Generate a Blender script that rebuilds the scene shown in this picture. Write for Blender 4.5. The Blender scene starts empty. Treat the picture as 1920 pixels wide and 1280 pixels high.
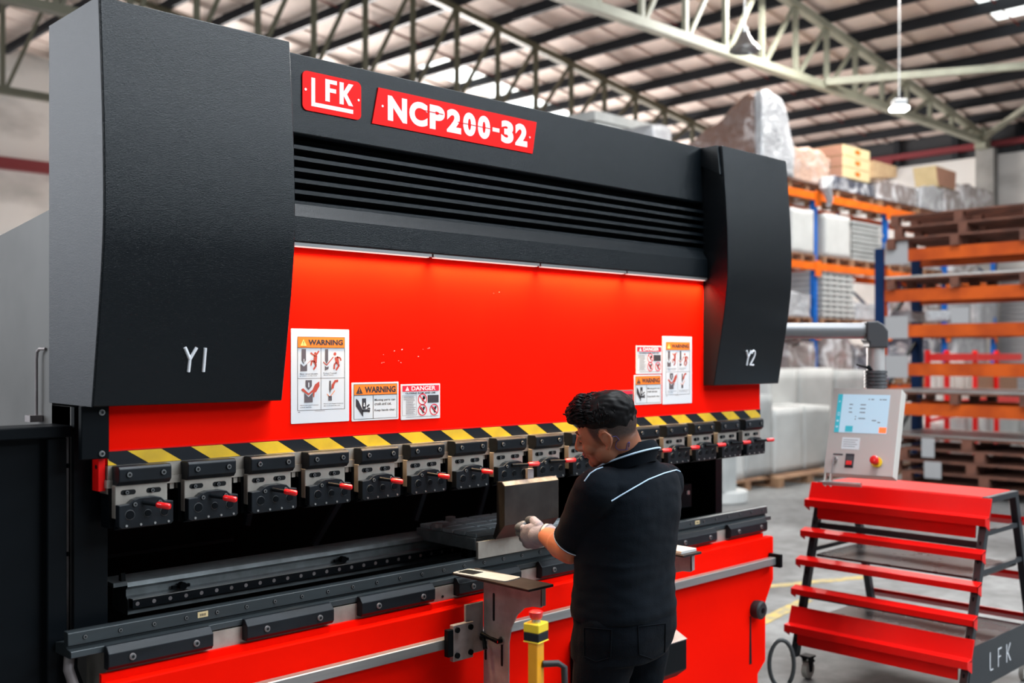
import bpy, bmesh, math, random
from mathutils import Vector, Matrix, noise
S = bpy.context.scene
COL = S.collection
PI = math.pi
# ---------------------------------------------------------------- camera
HEAD = 45.7235                      # heading of the view, degrees from +X towards +Y
cam_d = bpy.data.cameras.new('camera'); cam = bpy.data.objects.new('camera', cam_d); COL.objects.link(cam)
cam.location = (0, 0, 1.7); cam.rotation_euler = (PI/2, 0, math.radians(HEAD - 90))
cam_d.lens = 36*1979.37/1920; cam_d.sensor_width = 36; cam_d.shift_y = 26/1920
cam_d.clip_end = 200
cam_d.dof.use_dof = True; cam_d.dof.focus_distance = 3.35; cam_d.dof.aperture_fstop = 2.2
S.camera = cam
# ---------------------------------------------------------------- world, daylight and added fill lights
w = bpy.data.worlds.new('world'); S.world = w; w.use_nodes = True
bg = w.node_tree.nodes['Background']; bg.inputs[0].default_value = (0.80, 0.90, 1.0, 1); bg.inputs[1].default_value = 0.13
def area(name, loc, target, sx, sy, power, col=(1, 1, 1), spread=180):
    l = bpy.data.lights.new(name, 'AREA'); l.shape = 'RECTANGLE'; l.size = sx; l.size_y = sy; l.energy = power; l.color = col
    l.spread = math.radians(spread)
    o = bpy.data.objects.new(name, l); COL.objects.link(o); o.location = loc
    o.rotation_euler = (Vector(target) - Vector(loc)).to_track_quat('-Z', 'Y').to_euler()
    return o
area('skylight_daylight', (3.9, 1.0, 9.4), (3.2, 2.2, 0), 5.0, 1.4, 900, (0.90, 0.96, 1.0))
area('skylight_daylight', (6.0, -3.2, 8.6), (3.0, 1.5, 0), 7.0, 2.2, 800, (0.86, 0.94, 1.0))
area('skylight_daylight', (7.5, 3.6, 8.9), (7.5, 3.6, 0), 6.0, 1.4, 420, (0.95, 0.98, 1.0))
area('skylight_daylight', (16, 6.8, 7.6), (15, 6.0, 0), 6.0, 1.0, 800, (1, 0.98, 0.95))
area('cover_sheen_fill', (11, -8.5, 7.9), (3.0, 3.0, 2.2), 16.0, 1.0, 1500, (0.82, 0.92, 1.0))  # added fill, high in front, for the sheen on the covers
area('left_roof_fill', (-5.8, 13, 6.4), (12, 14, 8.6), 22.0, 2.6, 1500, (0.94, 0.97, 1.0))  # added fill from the left to brighten the underside of the roof
area('rear_roof_fill', (17.6, 25.7, 5.2), (15, 10, 9.5), 12.0, 4.5, 11500, (1.0, 0.95, 0.92))  # added fill, unseen behind the machine, shining up at the roof
area('side_door_daylight', (-5.0, 9.5, 3.6), (1.1, 3.2, 2.2), 4.0, 4.0, 230, (0.84, 0.91, 1.0))
S.view_settings.view_transform = 'Standard'; S.view_settings.look = 'None'
S.view_settings.exposure = 0.0; S.view_settings.gamma = 1.0; S.view_settings.use_curve_mapping = False

# ---------------------------------------------------------------- measuring
F_ = 1979.37; ca = math.cos(math.radians(HEAD)); sa = math.sin(math.radians(HEAD))
def onY(px, py, Y):
    t = (px - 960)/F_; X = Y*(ca + t*sa)/(sa - t*ca); d = X*ca + Y*sa
    return Vector((X, Y, 1.7 - (py - 666)*d/F_))
def onX(px, py, X):
    t = (px - 960)/F_; Y = X*(sa - t*ca)/(ca + t*sa); d = X*ca + Y*sa
    return Vector((X, Y, 1.7 - (py - 666)*d/F_))
def onD(px, py, d):
    u = (px - 960)/F_*d
    return Vector((u*sa + d*ca, -u*ca + d*sa, 1.7 - (py - 666)*d/F_))

# ---------------------------------------------------------------- materials
MATS = {}
def mat(name, col, rough=0.5, bdist=0.002, metal=0.0, spec=0.5, noise_amt=0.0, nscale=20, bump=0.0, bscale=200, emit=None, estr=0, col2=None, coat=0, detail=3, rvar=0.0, stretch=None, lo=0.35, hi=0.65, sheen=0.0):
    if name in MATS: return MATS[name]
    m = bpy.data.materials.new(name); m.use_nodes = True
    nt = m.node_tree; b = nt.nodes['Principled BSDF']
    b.inputs['Base Color'].default_value = (*col, 1); b.inputs['Roughness'].default_value = rough
    b.inputs['Metallic'].default_value = metal; b.inputs['Specular IOR Level'].default_value = spec
    b.inputs['Coat Weight'].default_value = coat; b.inputs['Sheen Weight'].default_value = sheen
    tc = nt.nodes.new('ShaderNodeTexCoord')
    src = tc.outputs['Object']
    if stretch:
        mp = nt.nodes.new('ShaderNodeMapping'); mp.inputs['Scale'].default_value = stretch
        nt.links.new(src, mp.inputs[0]); src = mp.outputs[0]
    if noise_amt or col2 or rvar:
        n = nt.nodes.new('ShaderNodeTexNoise'); n.inputs['Scale'].default_value = nscale; n.inputs['Detail'].default_value = detail
        nt.links.new(src, n.inputs['Vector'])
        r = nt.nodes.new('ShaderNodeMapRange'); r.inputs[1].default_value = lo; r.inputs[2].default_value = hi
        nt.links.new(n.outputs[0], r.inputs[0])
        if noise_amt or col2:
            c2 = col2 or tuple(min(1, c*(1 - noise_amt)) for c in col)
            mx = nt.nodes.new('ShaderNodeMix'); mx.data_type = 'RGBA'
            mx.inputs[6].default_value = (*col, 1); mx.inputs[7].default_value = (*c2, 1)
            nt.links.new(r.outputs[0], mx.inputs[0]); nt.links.new(mx.outputs[2], b.inputs['Base Color'])
        if rvar:
            rr = nt.nodes.new('ShaderNodeMapRange'); rr.inputs[3].default_value = rough - rvar; rr.inputs[4].default_value = rough + rvar
            nt.links.new(n.outputs[0], rr.inputs[0]); nt.links.new(rr.outputs[0], b.inputs['Roughness'])
    if bump:
        n2 = nt.nodes.new('ShaderNodeTexNoise'); n2.inputs['Scale'].default_value = bscale; n2.inputs['Detail'].default_value = 2
        nt.links.new(tc.outputs['Object'], n2.inputs['Vector'])
        bp = nt.nodes.new('ShaderNodeBump'); bp.inputs['Strength'].default_value = bump; bp.inputs['Distance'].default_value = bdist
        nt.links.new(n2.outputs[0], bp.inputs['Height']); nt.links.new(bp.outputs[0], b.inputs['Normal'])
    if emit:
        b.inputs['Emission Color'].default_value = (*emit, 1); b.inputs['Emission Strength'].default_value = estr
    MATS[name] = m
    return m
M = {
 'coat': mat('textured_black_coat', (0.004, 0.006, 0.008), 0.20, bump=1.0, bscale=420, bdist=0.0010, spec=0.25),
 'coat_lit': mat('lit_side_coat', (0.034, 0.038, 0.046), 0.40, bump=1.0, bscale=480, bdist=0.0008, spec=0.6, metal=0.3),  # paler copy of the cover coat, side light put into its colour
 'side_grey': mat('grey_side_paint', (0.15, 0.147, 0.143), 0.5, noise_amt=0.25, nscale=3),
 'blk': mat('satin_black', (0.0022, 0.0035, 0.005), 0.42, spec=0.10),
 'void': mat('deep_black', (0.004, 0.005, 0.006), 0.6, spec=0.2),
 'oxide': mat('black_oxide_steel', (0.012, 0.015, 0.019), 0.36, metal=0.25, spec=0.25, noise_amt=0.35, nscale=30, stretch=(0.2, 1, 1), rvar=0.08),
 'oxide3': mat('worn_gauge_steel', (0.21, 0.235, 0.245), 0.4, metal=0.2, noise_amt=0.3, nscale=20),
 'oxide2': mat('dark_steel_bar', (0.042, 0.052, 0.058), 0.38, metal=0.35, noise_amt=0.3, nscale=25, stretch=(0.1, 1, 1)),
 'red': mat('machine_red', (0.86, 0.0062, 0.001), 0.5, spec=0.02, col2=(0.80, 0.005, 0.001), nscale=2.5, detail=6),
 'redg': mat('glossy_red', (0.74, 0.006, 0.005), 0.3, spec=0.25),
 'redplate': mat('nameplate_red', (0.90, 0.005, 0.004), 0.4, spec=0.1),
 'steel': mat('ground_steel', (0.40, 0.37, 0.33), 0.42, metal=0.45, col2=(0.27, 0.24, 0.21), nscale=12, rvar=0.1, detail=5),
 'galv': mat('zinc_plated_steel', (0.40, 0.36, 0.37), 0.5, metal=0.35, col2=(0.27, 0.235, 0.23), nscale=14, detail=6, rvar=0.08),
 'alu': mat('brushed_aluminium', (0.34, 0.34, 0.34), 0.36, metal=0.7, noise_amt=0.2, nscale=40, stretch=(0.05, 1, 1)),
 'tile': mat('brightened_tiles', (0.42, 0.47, 0.50), 0.4, metal=0.2, noise_amt=0.2, nscale=20),  # painted brighter than the block to make up for light lacking inside
 'ring': mat('worn_bolt_rim', (0.16, 0.165, 0.17), 0.4, metal=0.5),
 'chrome': mat('bright_bolt_steel', (0.5, 0.5, 0.5), 0.3, metal=0.9),
 'darkplate': mat('mill_scale_steel', (0.055, 0.048, 0.045), 0.4, metal=0.6, col2=(0.02, 0.018, 0.018), nscale=7, detail=6, rvar=0.1),
 'yel': mat('hazard_yellow', (0.80, 0.50, 0.015), 0.45, col2=(0.62, 0.38, 0.02), nscale=12, detail=6),
 'tapeblk': mat('hazard_black', (0.008, 0.010, 0.014), 0.45, spec=0.25),
 'postyel': mat('pedestal_yellow', (0.85, 0.36, 0.01), 0.4, noise_amt=0.15, nscale=8),
 'bxyel': mat('box_yellow', (0.78, 0.55, 0.02), 0.45),
 'white': mat('sticker_white', (0.62, 0.64, 0.67), 0.4),
 'lamin': mat('laminated_white', (0.60, 0.63, 0.68), 0.3),
 'letter': mat('letter_white', (0.78, 0.80, 0.84), 0.4),
 'oran': mat('warning_orange', (0.85, 0.19, 0.01), 0.45),
 'ink': mat('print_black', (0.02, 0.018, 0.025), 0.5),
 'inkg': mat('print_grey', (0.09, 0.075, 0.09), 0.5),
 'inkr': mat('print_dark_red', (0.42, 0.05, 0.03), 0.5),
 'dred': mat('danger_red', (0.72, 0.01, 0.04), 0.45),
 'paley': mat('pale_yellow_print', (0.75, 0.68, 0.18), 0.5),
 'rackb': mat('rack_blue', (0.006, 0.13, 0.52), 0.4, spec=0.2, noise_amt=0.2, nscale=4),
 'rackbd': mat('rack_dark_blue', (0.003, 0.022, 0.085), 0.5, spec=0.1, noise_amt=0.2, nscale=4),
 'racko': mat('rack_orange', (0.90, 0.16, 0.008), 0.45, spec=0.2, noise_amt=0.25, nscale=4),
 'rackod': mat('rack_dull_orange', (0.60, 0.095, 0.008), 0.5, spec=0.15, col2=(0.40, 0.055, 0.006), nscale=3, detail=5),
 'wood': mat('pallet_wood', (0.34, 0.19, 0.10), 0.75, col2=(0.20, 0.10, 0.055), nscale=6, detail=5),
 'woodd': mat('dark_pallet_wood', (0.20, 0.075, 0.045), 0.8, col2=(0.09, 0.036, 0.024), nscale=6, detail=5),
 'woodl': mat('light_pallet_wood', (0.52, 0.36, 0.20), 0.75, col2=(0.38, 0.24, 0.13), nscale=6),
 'sheetm': mat('stored_sheet_metal', (0.36, 0.34, 0.32), 0.35, metal=0.6, noise_amt=0.2, nscale=5),
 'carton': mat('brown_cardboard', (0.40, 0.20, 0.13), 0.75, noise_amt=0.12, nscale=6),
 'cartonl': mat('cream_cardboard', (0.62, 0.48, 0.26), 0.75, noise_amt=0.1, nscale=6),
 'foam': mat('white_packing_foam', (0.56, 0.56, 0.54), 0.6, noise_amt=0.12, nscale=3),
 'foam2': mat('off_white_card', (0.44, 0.45, 0.44), 0.6, noise_amt=0.2, nscale=4),
 'purl': mat('dark_purlin_steel', (0.012, 0.014, 0.018), 0.6, spec=0.2),
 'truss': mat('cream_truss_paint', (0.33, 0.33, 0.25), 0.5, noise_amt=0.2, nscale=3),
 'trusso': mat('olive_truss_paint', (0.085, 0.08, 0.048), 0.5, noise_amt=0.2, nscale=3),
 'redrod': mat('red_oxide_rod', (0.20, 0.03, 0.02), 0.6),
 'redbeam': mat('red_wall_beam', (0.16, 0.007, 0.012), 0.5),
 'rubber': mat('black_rubber', (0.012, 0.012, 0.014), 0.6),
 'wheel': mat('pale_castor_wheel', (0.55, 0.53, 0.48), 0.5),
 'shelfd': mat('brown_black_shelf', (0.045, 0.036, 0.038), 0.28, noise_amt=0.5, nscale=5, spec=0.7, rvar=0.08),
 'cartblk': mat('cart_frame_black', (0.018, 0.022, 0.027), 0.4),
 'tubegrey': mat('grey_arm_tube', (0.24, 0.24, 0.25), 0.4, metal=0.5),
 'tubelight': mat('silver_arm_tube', (0.52, 0.50, 0.49), 0.4, metal=0.3),
 'elbow': mat('dark_grey_plastic', (0.05, 0.05, 0.055), 0.5),
 'panel': mat('pendant_panel_grey', (0.46, 0.41, 0.39), 0.4, metal=0.25),
 'panels': mat('pendant_case_white', (0.55, 0.54, 0.50), 0.45),
 'screen': mat('screen_pale_blue', (0.22, 0.32, 0.4), 0.3, emit=(0.60, 0.76, 0.90), estr=0.45),
 'screent': mat('screen_teal', (0.02, 0.2, 0.25), 0.3, emit=(0.03, 0.32, 0.40), estr=0.7),
 'screeno': mat('screen_orange', (0.6, 0.1, 0.02), 0.3, emit=(1.0, 0.16, 0.03), estr=0.9),
 'estop': mat('emergency_red', (0.70, 0.012, 0.012), 0.35, coat=0.3),
 'lamp': mat('lit_lamp', (0.9, 0.9, 0.9), 0.4, emit=(0.97, 1.0, 0.95), estr=7),
 'led': mat('led_diffuser', (0.6, 0.5, 0.5), 0.4, emit=(1.0, 0.78, 0.70), estr=0.8),
 'sky': mat('translucent_roof_sheet', (0.8, 0.85, 0.85), 0.4, emit=(0.93, 1.0, 0.98), estr=2.2),
 'hose': mat('dark_hose', (0.035, 0.04, 0.042), 0.5),
 'leverred': mat('lever_red', (0.75, 0.006, 0.008), 0.28, coat=0.4),
 'shirt': mat('black_polo_cloth', (0.0035, 0.0055, 0.0085), 0.9, spec=0.06, sheen=0.02, bump=0.35, bscale=260),
 'trous': mat('black_trouser_cloth', (0.003, 0.0045, 0.007), 0.9, spec=0.05, sheen=0.02, bump=0.5, bscale=160),
 'piping': mat('pale_blue_piping', (0.38, 0.52, 0.66), 0.6),
 'glove': mat('grey_knit_glove', (0.17, 0.17, 0.215), 0.8, bump=0.6, bscale=350, noise_amt=0.15, nscale=30),
 'gloved': mat('dark_glove_coating', (0.045, 0.055, 0.07), 0.5),
 'cuff': mat('white_glove_cuff', (0.38, 0.36, 0.37), 0.8, bump=0.5, bscale=300),
 'hair': mat('black_hair', (0.004, 0.0035, 0.004), 0.5, spec=0.12),
 'cord': mat('violet_blue_cord', (0.06, 0.05, 0.20), 0.6),
}
def film(name, col, milky=0.35):
    m = bpy.data.materials.new(name); m.use_nodes = True; nt = m.node_tree; b = nt.nodes['Principled BSDF']
    tc = nt.nodes.new('ShaderNodeTexCoord'); n = nt.nodes.new('ShaderNodeTexNoise'); n.inputs['Scale'].default_value = 3.2; n.inputs['Detail'].default_value = 5
    n.inputs['Distortion'].default_value = 1.2
    nt.links.new(tc.outputs['Object'], n.inputs[0])
    r = nt.nodes.new('ShaderNodeMapRange'); r.inputs[1].default_value = 0.45; r.inputs[2].default_value = 0.68
    mx = nt.nodes.new('ShaderNodeMix'); mx.data_type = 'RGBA'; mx.inputs[6].default_value = (*col, 1); mx.inputs[7].default_value = (0.72, 0.72, 0.74, 1)
    mm = nt.nodes.new('ShaderNodeMath'); mm.operation = 'MULTIPLY'; mm.inputs[1].default_value = milky
    nt.links.new(n.outputs[0], r.inputs[0]); nt.links.new(r.outputs[0], mm.inputs[0]); nt.links.new(mm.outputs[0], mx.inputs[0])
    nt.links.new(mx.outputs[2], b.inputs['Base Color']); b.inputs['Roughness'].default_value = 0.22; b.inputs['Coat Weight'].default_value = 0.6
    n2 = nt.nodes.new('ShaderNodeTexNoise'); n2.inputs['Scale'].default_value = 9; n2.inputs['Distortion'].default_value = 2; nt.links.new(tc.outputs['Object'], n2.inputs[0])
    bp = nt.nodes.new('ShaderNodeBump'); bp.inputs['Strength'].default_value = 0.8; bp.inputs['Distance'].default_value = 0.04
    nt.links.new(n2.outputs[0], bp.inputs['Height']); nt.links.new(bp.outputs[0], b.inputs['Normal'])
    return m
M['film_brown'] = film('film_over_brown_cartons', (0.20, 0.115, 0.09), 0.14)
M['film_white'] = film('film_over_white_goods', (0.38, 0.385, 0.40), 0.55)
M['film_pink'] = film('film_over_pale_cartons', (0.52, 0.34, 0.26), 0.35)
M['film_dark'] = film('film_over_dark_goods', (0.07, 0.075, 0.10), 0.9)
M['film_grey'] = film('film_over_grey_goods', (0.24, 0.20, 0.19), 0.9)

# ---------------------------------------------------------------- mesh builder
ORG = {}
_txt = {}
def text_mesh(s, bold=0.0, res=3):
    k = (s, bold, res)
    if k in _txt: return _txt[k]
    c = bpy.data.curves.new('t', 'FONT'); c.body = s; c.size = 1; c.offset = bold; c.resolution_u = res
    c.fill_mode = 'BOTH'
    o = bpy.data.objects.new('t', c); COL.objects.link(o)
    dg = bpy.context.evaluated_depsgraph_get(); me = o.evaluated_get(dg).to_mesh()
    vs = [tuple(v.co) for v in me.vertices]; fs = [tuple(p.vertices) for p in me.polygons]
    o.evaluated_get(dg).to_mesh_clear(); bpy.data.objects.remove(o); bpy.data.curves.remove(c)
    _txt[k] = (vs, fs); return _txt[k]
class MB:
    def __init__(s): s.v = []; s.f = []; s.mi = []; s.mats = []
    def m(s, name):
        if name not in s.mats: s.mats.append(name)
        return s.mats.index(name)
    def add(s, vs, fs, mt):
        k = len(s.v); s.v += [Vector(v) for v in vs]; i = s.m(mt)
        for f in fs: s.f.append(tuple(k + a for a in f)); s.mi.append(i)
        return s
    def box(s, x0, x1, y0, y1, z0, z1, mt):
        vs = [(x, y, z) for z in (z0, z1) for y in (y0, y1) for x in (x0, x1)]
        return s.add(vs, [(0, 2, 3, 1), (4, 5, 7, 6), (0, 1, 5, 4), (2, 6, 7, 3), (0, 4, 6, 2), (1, 3, 7, 5)], mt)
    def prism(s, prof, ax, a0, a1, mt):
        n = len(prof)
        def P(p, a): return {'x': (a, p[0], p[1]), 'y': (p[0], a, p[1]), 'z': (p[0], p[1], a)}[ax]
        vs = [P(p, a0) for p in prof] + [P(p, a1) for p in prof]
        fs = [tuple(range(n)), tuple(range(2*n - 1, n - 1, -1))] + [(i, n + i, n + (i + 1) % n, (i + 1) % n) for i in range(n)]
        return s.add(vs, fs, mt)
    def tube(s, pts, r, mt, n=10, caps=True, closed=False, flat=1.0):
        pts = [Vector(p) for p in pts]; N = len(pts)
        rs = r if isinstance(r, (list, tuple)) else [r]*N
        k = []; up = None; rings = []
        for i, p in enumerate(pts):
            a = pts[(i - 1) % N] if (closed or i > 0) else p
            b = pts[(i + 1) % N] if (closed or i < N - 1) else p
            t = (b - a).normalized()
            if up is None: up = Vector((0, 0, 1)) if abs(t.z) < 0.9 else Vector((1, 0, 0))
            u = (up - t*up.dot(t)); 
            if u.length < 1e-6: u = Vector((1, 0, 0)).cross(t)
            u.normalize(); up = u; w_ = t.cross(u)
            rings.append([p + (u*math.cos(q)*flat + w_*math.sin(q))*rs[i] for q in [2*PI*j/n for j in range(n)]])
        vs = [v for rg in rings for v in rg]; fs = []
        L = N if closed else N - 1
        for i in range(L):
            for j in range(n):
                a = i*n + j; b = i*n + (j + 1) % n; c = ((i + 1) % N)*n + (j + 1) % n; d = ((i + 1) % N)*n + j
                fs.append((a, b, c, d))
        if caps and not closed: fs += [tuple(range(n - 1, -1, -1)), tuple((N - 1)*n + j for j in range(n))]
        return s.add(vs, fs, mt)
    def cyl(s, p0, p1, r, mt, n=16, r2=None): return s.tube([p0, p1], [r, r if r2 is None else r2], mt, n)
    def bar(s, p0, p1, wd, mt, ht=None): 
        # rectangular bar between two points
        p0 = Vector(p0); p1 = Vector(p1); ht = ht or wd; t = (p1 - p0).normalized()
        up = Vector((0, 0, 1)) if abs(t.z) < 0.95 else Vector((0, 1, 0))
        u = t.cross(up).normalized()*wd/2; w_ = u.normalized().cross(t).normalized()*ht/2
        vs = [p + a*u + b*w_ for p in (p0, p1) for a, b in ((-1, -1), (1, -1), (1, 1), (-1, 1))]
        return s.add(vs, [(3, 2, 1, 0), (4, 5, 6, 7), (0, 1, 5, 4), (1, 2, 6, 5), (2, 3, 7, 6), (3, 0, 4, 7)], mt)
    def ell(s, c, r, mt, rot=None, nu=16, nv=10):
        c = Vector(c); vs = []; fs = []
        R = rot or Matrix.Identity(3)
        for i in range(nv + 1):
            th = PI*i/nv
            for j in range(nu):
                ph = 2*PI*j/nu
                vs.append(c + R @ Vector((r[0]*math.sin(th)*math.cos(ph), r[1]*math.sin(th)*math.sin(ph), r[2]*math.cos(th))))
        for i in range(nv):
            for j in range(nu):
                a = i*nu + j; b = i*nu + (j + 1) % nu
                fs.append((a, a + nu, b + nu, b))
        return s.add(vs, fs, mt)
    def loft(s, rings, mt, caps=True):
        n = len(rings[0]); vs = [v for r in rings for v in r]; fs = []
        for i in range(len(rings) - 1):
            for j in range(n): fs.append((i*n + j, i*n + (j + 1) % n, (i + 1)*n + (j + 1) % n, (i + 1)*n + j))
        if caps: fs += [tuple(range(n - 1, -1, -1)), tuple((len(rings) - 1)*n + j for j in range(n))]
        return s.add(vs, fs, mt)
    def poly(s, pts, fn, mt): return s.add([fn(*p) for p in pts], [tuple(range(len(pts)))], mt)
    def text(s, body, u0, v0, u1, v1, fn, mt, bold=0.0, res=3, keep=False):
        vs, fs = text_mesh(body, bold, res)
        x0 = min(v[0] for v in vs); x1 = max(v[0] for v in vs); y0 = min(v[1] for v in vs); y1 = max(v[1] for v in vs)
        kx = (u1 - u0)/(x1 - x0); ky = (v1 - v0)/(y1 - y0)
        if keep: kx = min(kx, ky*keep)
        return s.add([fn(u0 + (v[0] - x0)*kx, v0 + (v[1] - y0)*ky) for v in vs], fs, mt)
    def build(s, name, parent=None, smooth=None, bevel=0, seg=1, recalc=True, world=True, sub=0):
        me = bpy.data.meshes.new(name)
        root = parent; o_ = ORG.get(parent.name, Vector()) if (parent and world) else Vector()
        me.from_pydata([v - o_ for v in s.v], [], s.f)
        for n in s.mats: me.materials.append(M[n] if isinstance(n, str) else n)
        me.polygons.foreach_set('material_index', s.mi)
        if recalc:
            b = bmesh.new(); b.from_mesh(me); bmesh.ops.recalc_face_normals(b, faces=b.faces); b.to_mesh(me); b.free()
        if smooth is not None:
            me.polygons.foreach_set('use_smooth', [True]*len(me.polygons)); me.set_sharp_from_angle(angle=math.radians(smooth))
        me.update()
        o = bpy.data.objects.new(name, me); COL.objects.link(o); ORG[o.name] = o_
        if parent: o.parent = parent
        if bevel:
            md = o.modifiers.new('bevel', 'BEVEL'); md.width = bevel; md.segments = seg; md.limit_method = 'ANGLE'; md.angle_limit = math.radians(40)
        if sub:
            md = o.modifiers.new('sub', 'SUBSURF'); md.levels = sub; md.render_levels = sub
        return o
def thing(name, label, cat, loc=(0, 0, 0), group=None, rz=0):
    o = bpy.data.objects.new(name, None); COL.objects.link(o); o.location = loc; o.rotation_euler = (0, 0, rz)
    o.empty_display_size = 0.1
    o['label'] = label; o['category'] = cat
    if group: o['group'] = group
    ORG[o.name] = Vector(loc)
    return o
def tag(o, label, cat, group=None):
    o['label'] = label; o['category'] = cat
    if group: o['group'] = group
    return o
def struct(o): o['kind'] = 'structure'; return o
def copy_tree(o, parent=None):
    c = o.copy(); COL.objects.link(c)
    if parent: c.parent = parent
    for ch in list(o.children): copy_tree(ch, c)
    return c
def rounded(x0, x1, z0, z1, r, n=6):
    out = []
    for cx, cz, a0 in ((x1 - r, z1 - r, 0), (x0 + r, z1 - r, 90), (x0 + r, z0 + r, 180), (x1 - r, z0 + r, 270)):
        for i in range(n + 1):
            a = math.radians(a0 + 90*i/n); out.append((cx + r*math.cos(a), cz + r*math.sin(a)))
    return out
def bolt(mb, p, r=0.008, h=0.006, mt='blk', d=(0, -1, 0), inner='void'):
    p = Vector(p); d = Vector(d)
    mb.cyl(p, p + d*h, r, mt, 12); mb.tube([p + d*h, p + d*(h + 0.0015)], [r*0.85, r*0.8], 'ring', 12)
    mb.cyl(p + d*(h + 0.0015), p + d*(h + 0.002), r*0.5, inner, 6)
# ================================================================ THE HALL
def roofz(x): return 7.95 - 0.136*(x - 16.2)
# concrete floor
def floor_mat():
    m = bpy.data.materials.new('worn_concrete'); m.use_nodes = True; nt = m.node_tree; b = nt.nodes['Principled BSDF']
    tc = nt.nodes.new('ShaderNodeTexCoord')
    n = nt.nodes.new('ShaderNodeTexNoise'); n.inputs['Scale'].default_value = 0.8; n.inputs['Detail'].default_value = 8; n.inputs['Roughness'].default_value = 0.65
    nt.links.new(tc.outputs['Object'], n.inputs[0])
    cr = nt.nodes.new('ShaderNodeValToRGB'); e = cr.color_ramp.elements
    e[0].position = 0.35; e[0].color = (0.085, 0.085, 0.082, 1); e[1].position = 0.62; e[1].color = (0.225, 0.225, 0.22, 1)
    nt.links.new(n.outputs[0], cr.inputs[0])
    n2 = nt.nodes.new('ShaderNodeTexNoise'); n2.inputs['Scale'].default_value = 9; n2.inputs['Detail'].default_value = 8; nt.links.new(tc.outputs['Object'], n2.inputs[0])
    mx = nt.nodes.new('ShaderNodeMix'); mx.data_type = 'RGBA'; mx.blend_type = 'MULTIPLY'; mx.inputs[0].default_value = 0.6
    nt.links.new(cr.outputs[0], mx.inputs[6])
    r = nt.nodes.new('ShaderNodeMapRange'); r.inputs[1].default_value = 0.3; r.inputs[2].default_value = 0.6; r.inputs[3].default_value = 0.5; r.inputs[4].default_value = 1.1
    nt.links.new(n2.outputs[0], r.inputs[0]); nt.links.new(r.outputs[0], mx.inputs[7])
    nt.links.new(mx.outputs[2], b.inputs['Base Color']); b.inputs['Roughness'].default_value = 0.55
    bp = nt.nodes.new('ShaderNodeBump'); bp.inputs['Strength'].default_value = 0.2; nt.links.new(n2.outputs[0], bp.inputs['Height']); nt.links.new(bp.outputs[0], b.inputs['Normal'])
    return m
M['floor'] = floor_mat()
fl = MB(); fl.box(-6, 25, -9, 26.2, -0.2, 0, 'floor'); fl = struct(fl.build('floor'))
# painted walkway lines on the floor
mk = MB()
a, b = Vector((5.93, 3.73, 0.002)), Vector((6.36, 3.79, 0.002))
for p0, p1 in (((5.55, 3.66), (6.6, 3.83)), ((6.4, 4.40), (7.6, 3.90))):
    d = (Vector(p1) - Vector(p0)).normalized(); n_ = Vector((-d.y, d.x))*0.05
    q = [Vector(p0) - n_, Vector(p1) - n_, Vector(p1) + n_, Vector(p0) + n_]
    mk.prism([tuple(v) for v in q], 'z', 0.0005, 0.003, 'linepaint') if 'linepaint' in M else None
M['linepaint'] = mat('worn_yellow_line', (0.50, 0.34, 0.07), 0.6, col2=(0.25, 0.22, 0.14), nscale=14, detail=6)
for p0, p1 in (((5.55, 3.66), (6.6, 3.83)), ((6.4, 4.40), (7.6, 3.90))):
    d = (Vector(p1) - Vector(p0)).normalized(); n_ = Vector((-d.y, d.x))*0.045
    q = [Vector(p0) - n_, Vector(p1) - n_, Vector(p1) + n_, Vector(p0) + n_]
    mk.prism([tuple(v) for v in q], 'z', 0.0, 0.003, 'linepaint')
struct(mk.build('trim_1', fl))
# walls
def wall_mat():
    m = bpy.data.materials.new('stained_plaster'); m.use_nodes = True; nt = m.node_tree; b = nt.nodes['Principled BSDF']
    tc = nt.nodes.new('ShaderNodeTexCoord'); mp = nt.nodes.new('ShaderNodeMapping'); mp.inputs['Scale'].default_value = (1, 1, 2.2)
    nt.links.new(tc.outputs['Object'], mp.inputs[0])
    n = nt.nodes.new('ShaderNodeTexNoise'); n.inputs['Scale'].default_value = 0.55; n.inputs['Detail'].default_value = 7; nt.links.new(mp.outputs[0], n.inputs[0])
    cr = nt.nodes.new('ShaderNodeValToRGB'); e = cr.color_ramp.elements
    e[0].position = 0.3; e[0].color = (0.36, 0.35, 0.33, 1); e[1].position = 0.55; e[1].color = (0.64, 0.62, 0.59, 1)
    nt.links.new(n.outputs[0], cr.inputs[0]); nt.links.new(cr.outputs[0], b.inputs['Base Color']); b.inputs['Roughness'].default_value = 0.9
    return m
M['wall'] = wall_mat()
M['clad'] = mat('dark_gable_cladding', (0.016, 0.018, 0.022), 0.7)
mb = MB(); mb.box(24.3, 24.5, -9, 26.2, 0, 6.2, 'wall'); wr = struct(mb.build('wall_right'))
mb = MB(); mb.box(24.32, 24.4, -9, 26.2, 6.2, 7.3, 'clad'); 
for i in range(24): mb.box(24.24, 24.32, -8 + i*1.4, -7.86 + i*1.4, 6.2, 7.1, 'purl')
struct(mb.build('upper_cladding', wr))
mb = MB(); mb.box(-6, 24.3, 26.0, 26.2, 0, 11, 'wall'); wb = struct(mb.build('wall_back'))
mb = MB(); mb.box(24.1, 24.3, -9, 25.9, 6.36, 6.48, 'redbeam')
for y in (8.0, 4.0, 0.0, 12.0):
    mb.prism([(y - 0.25, 6.36), (y + 0.25, 6.36), (y + 0.05, 5.9), (y - 0.05, 5.9)], 'x', 24.2, 24.3, 'redbeam')
struct(mb.build('trim_2'))
mb = MB(); mb.box(-6, 24.1, 25.8, 26.0, 6.05, 6.32, 'redbeam'); struct(mb.build('trim_3'))
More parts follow.
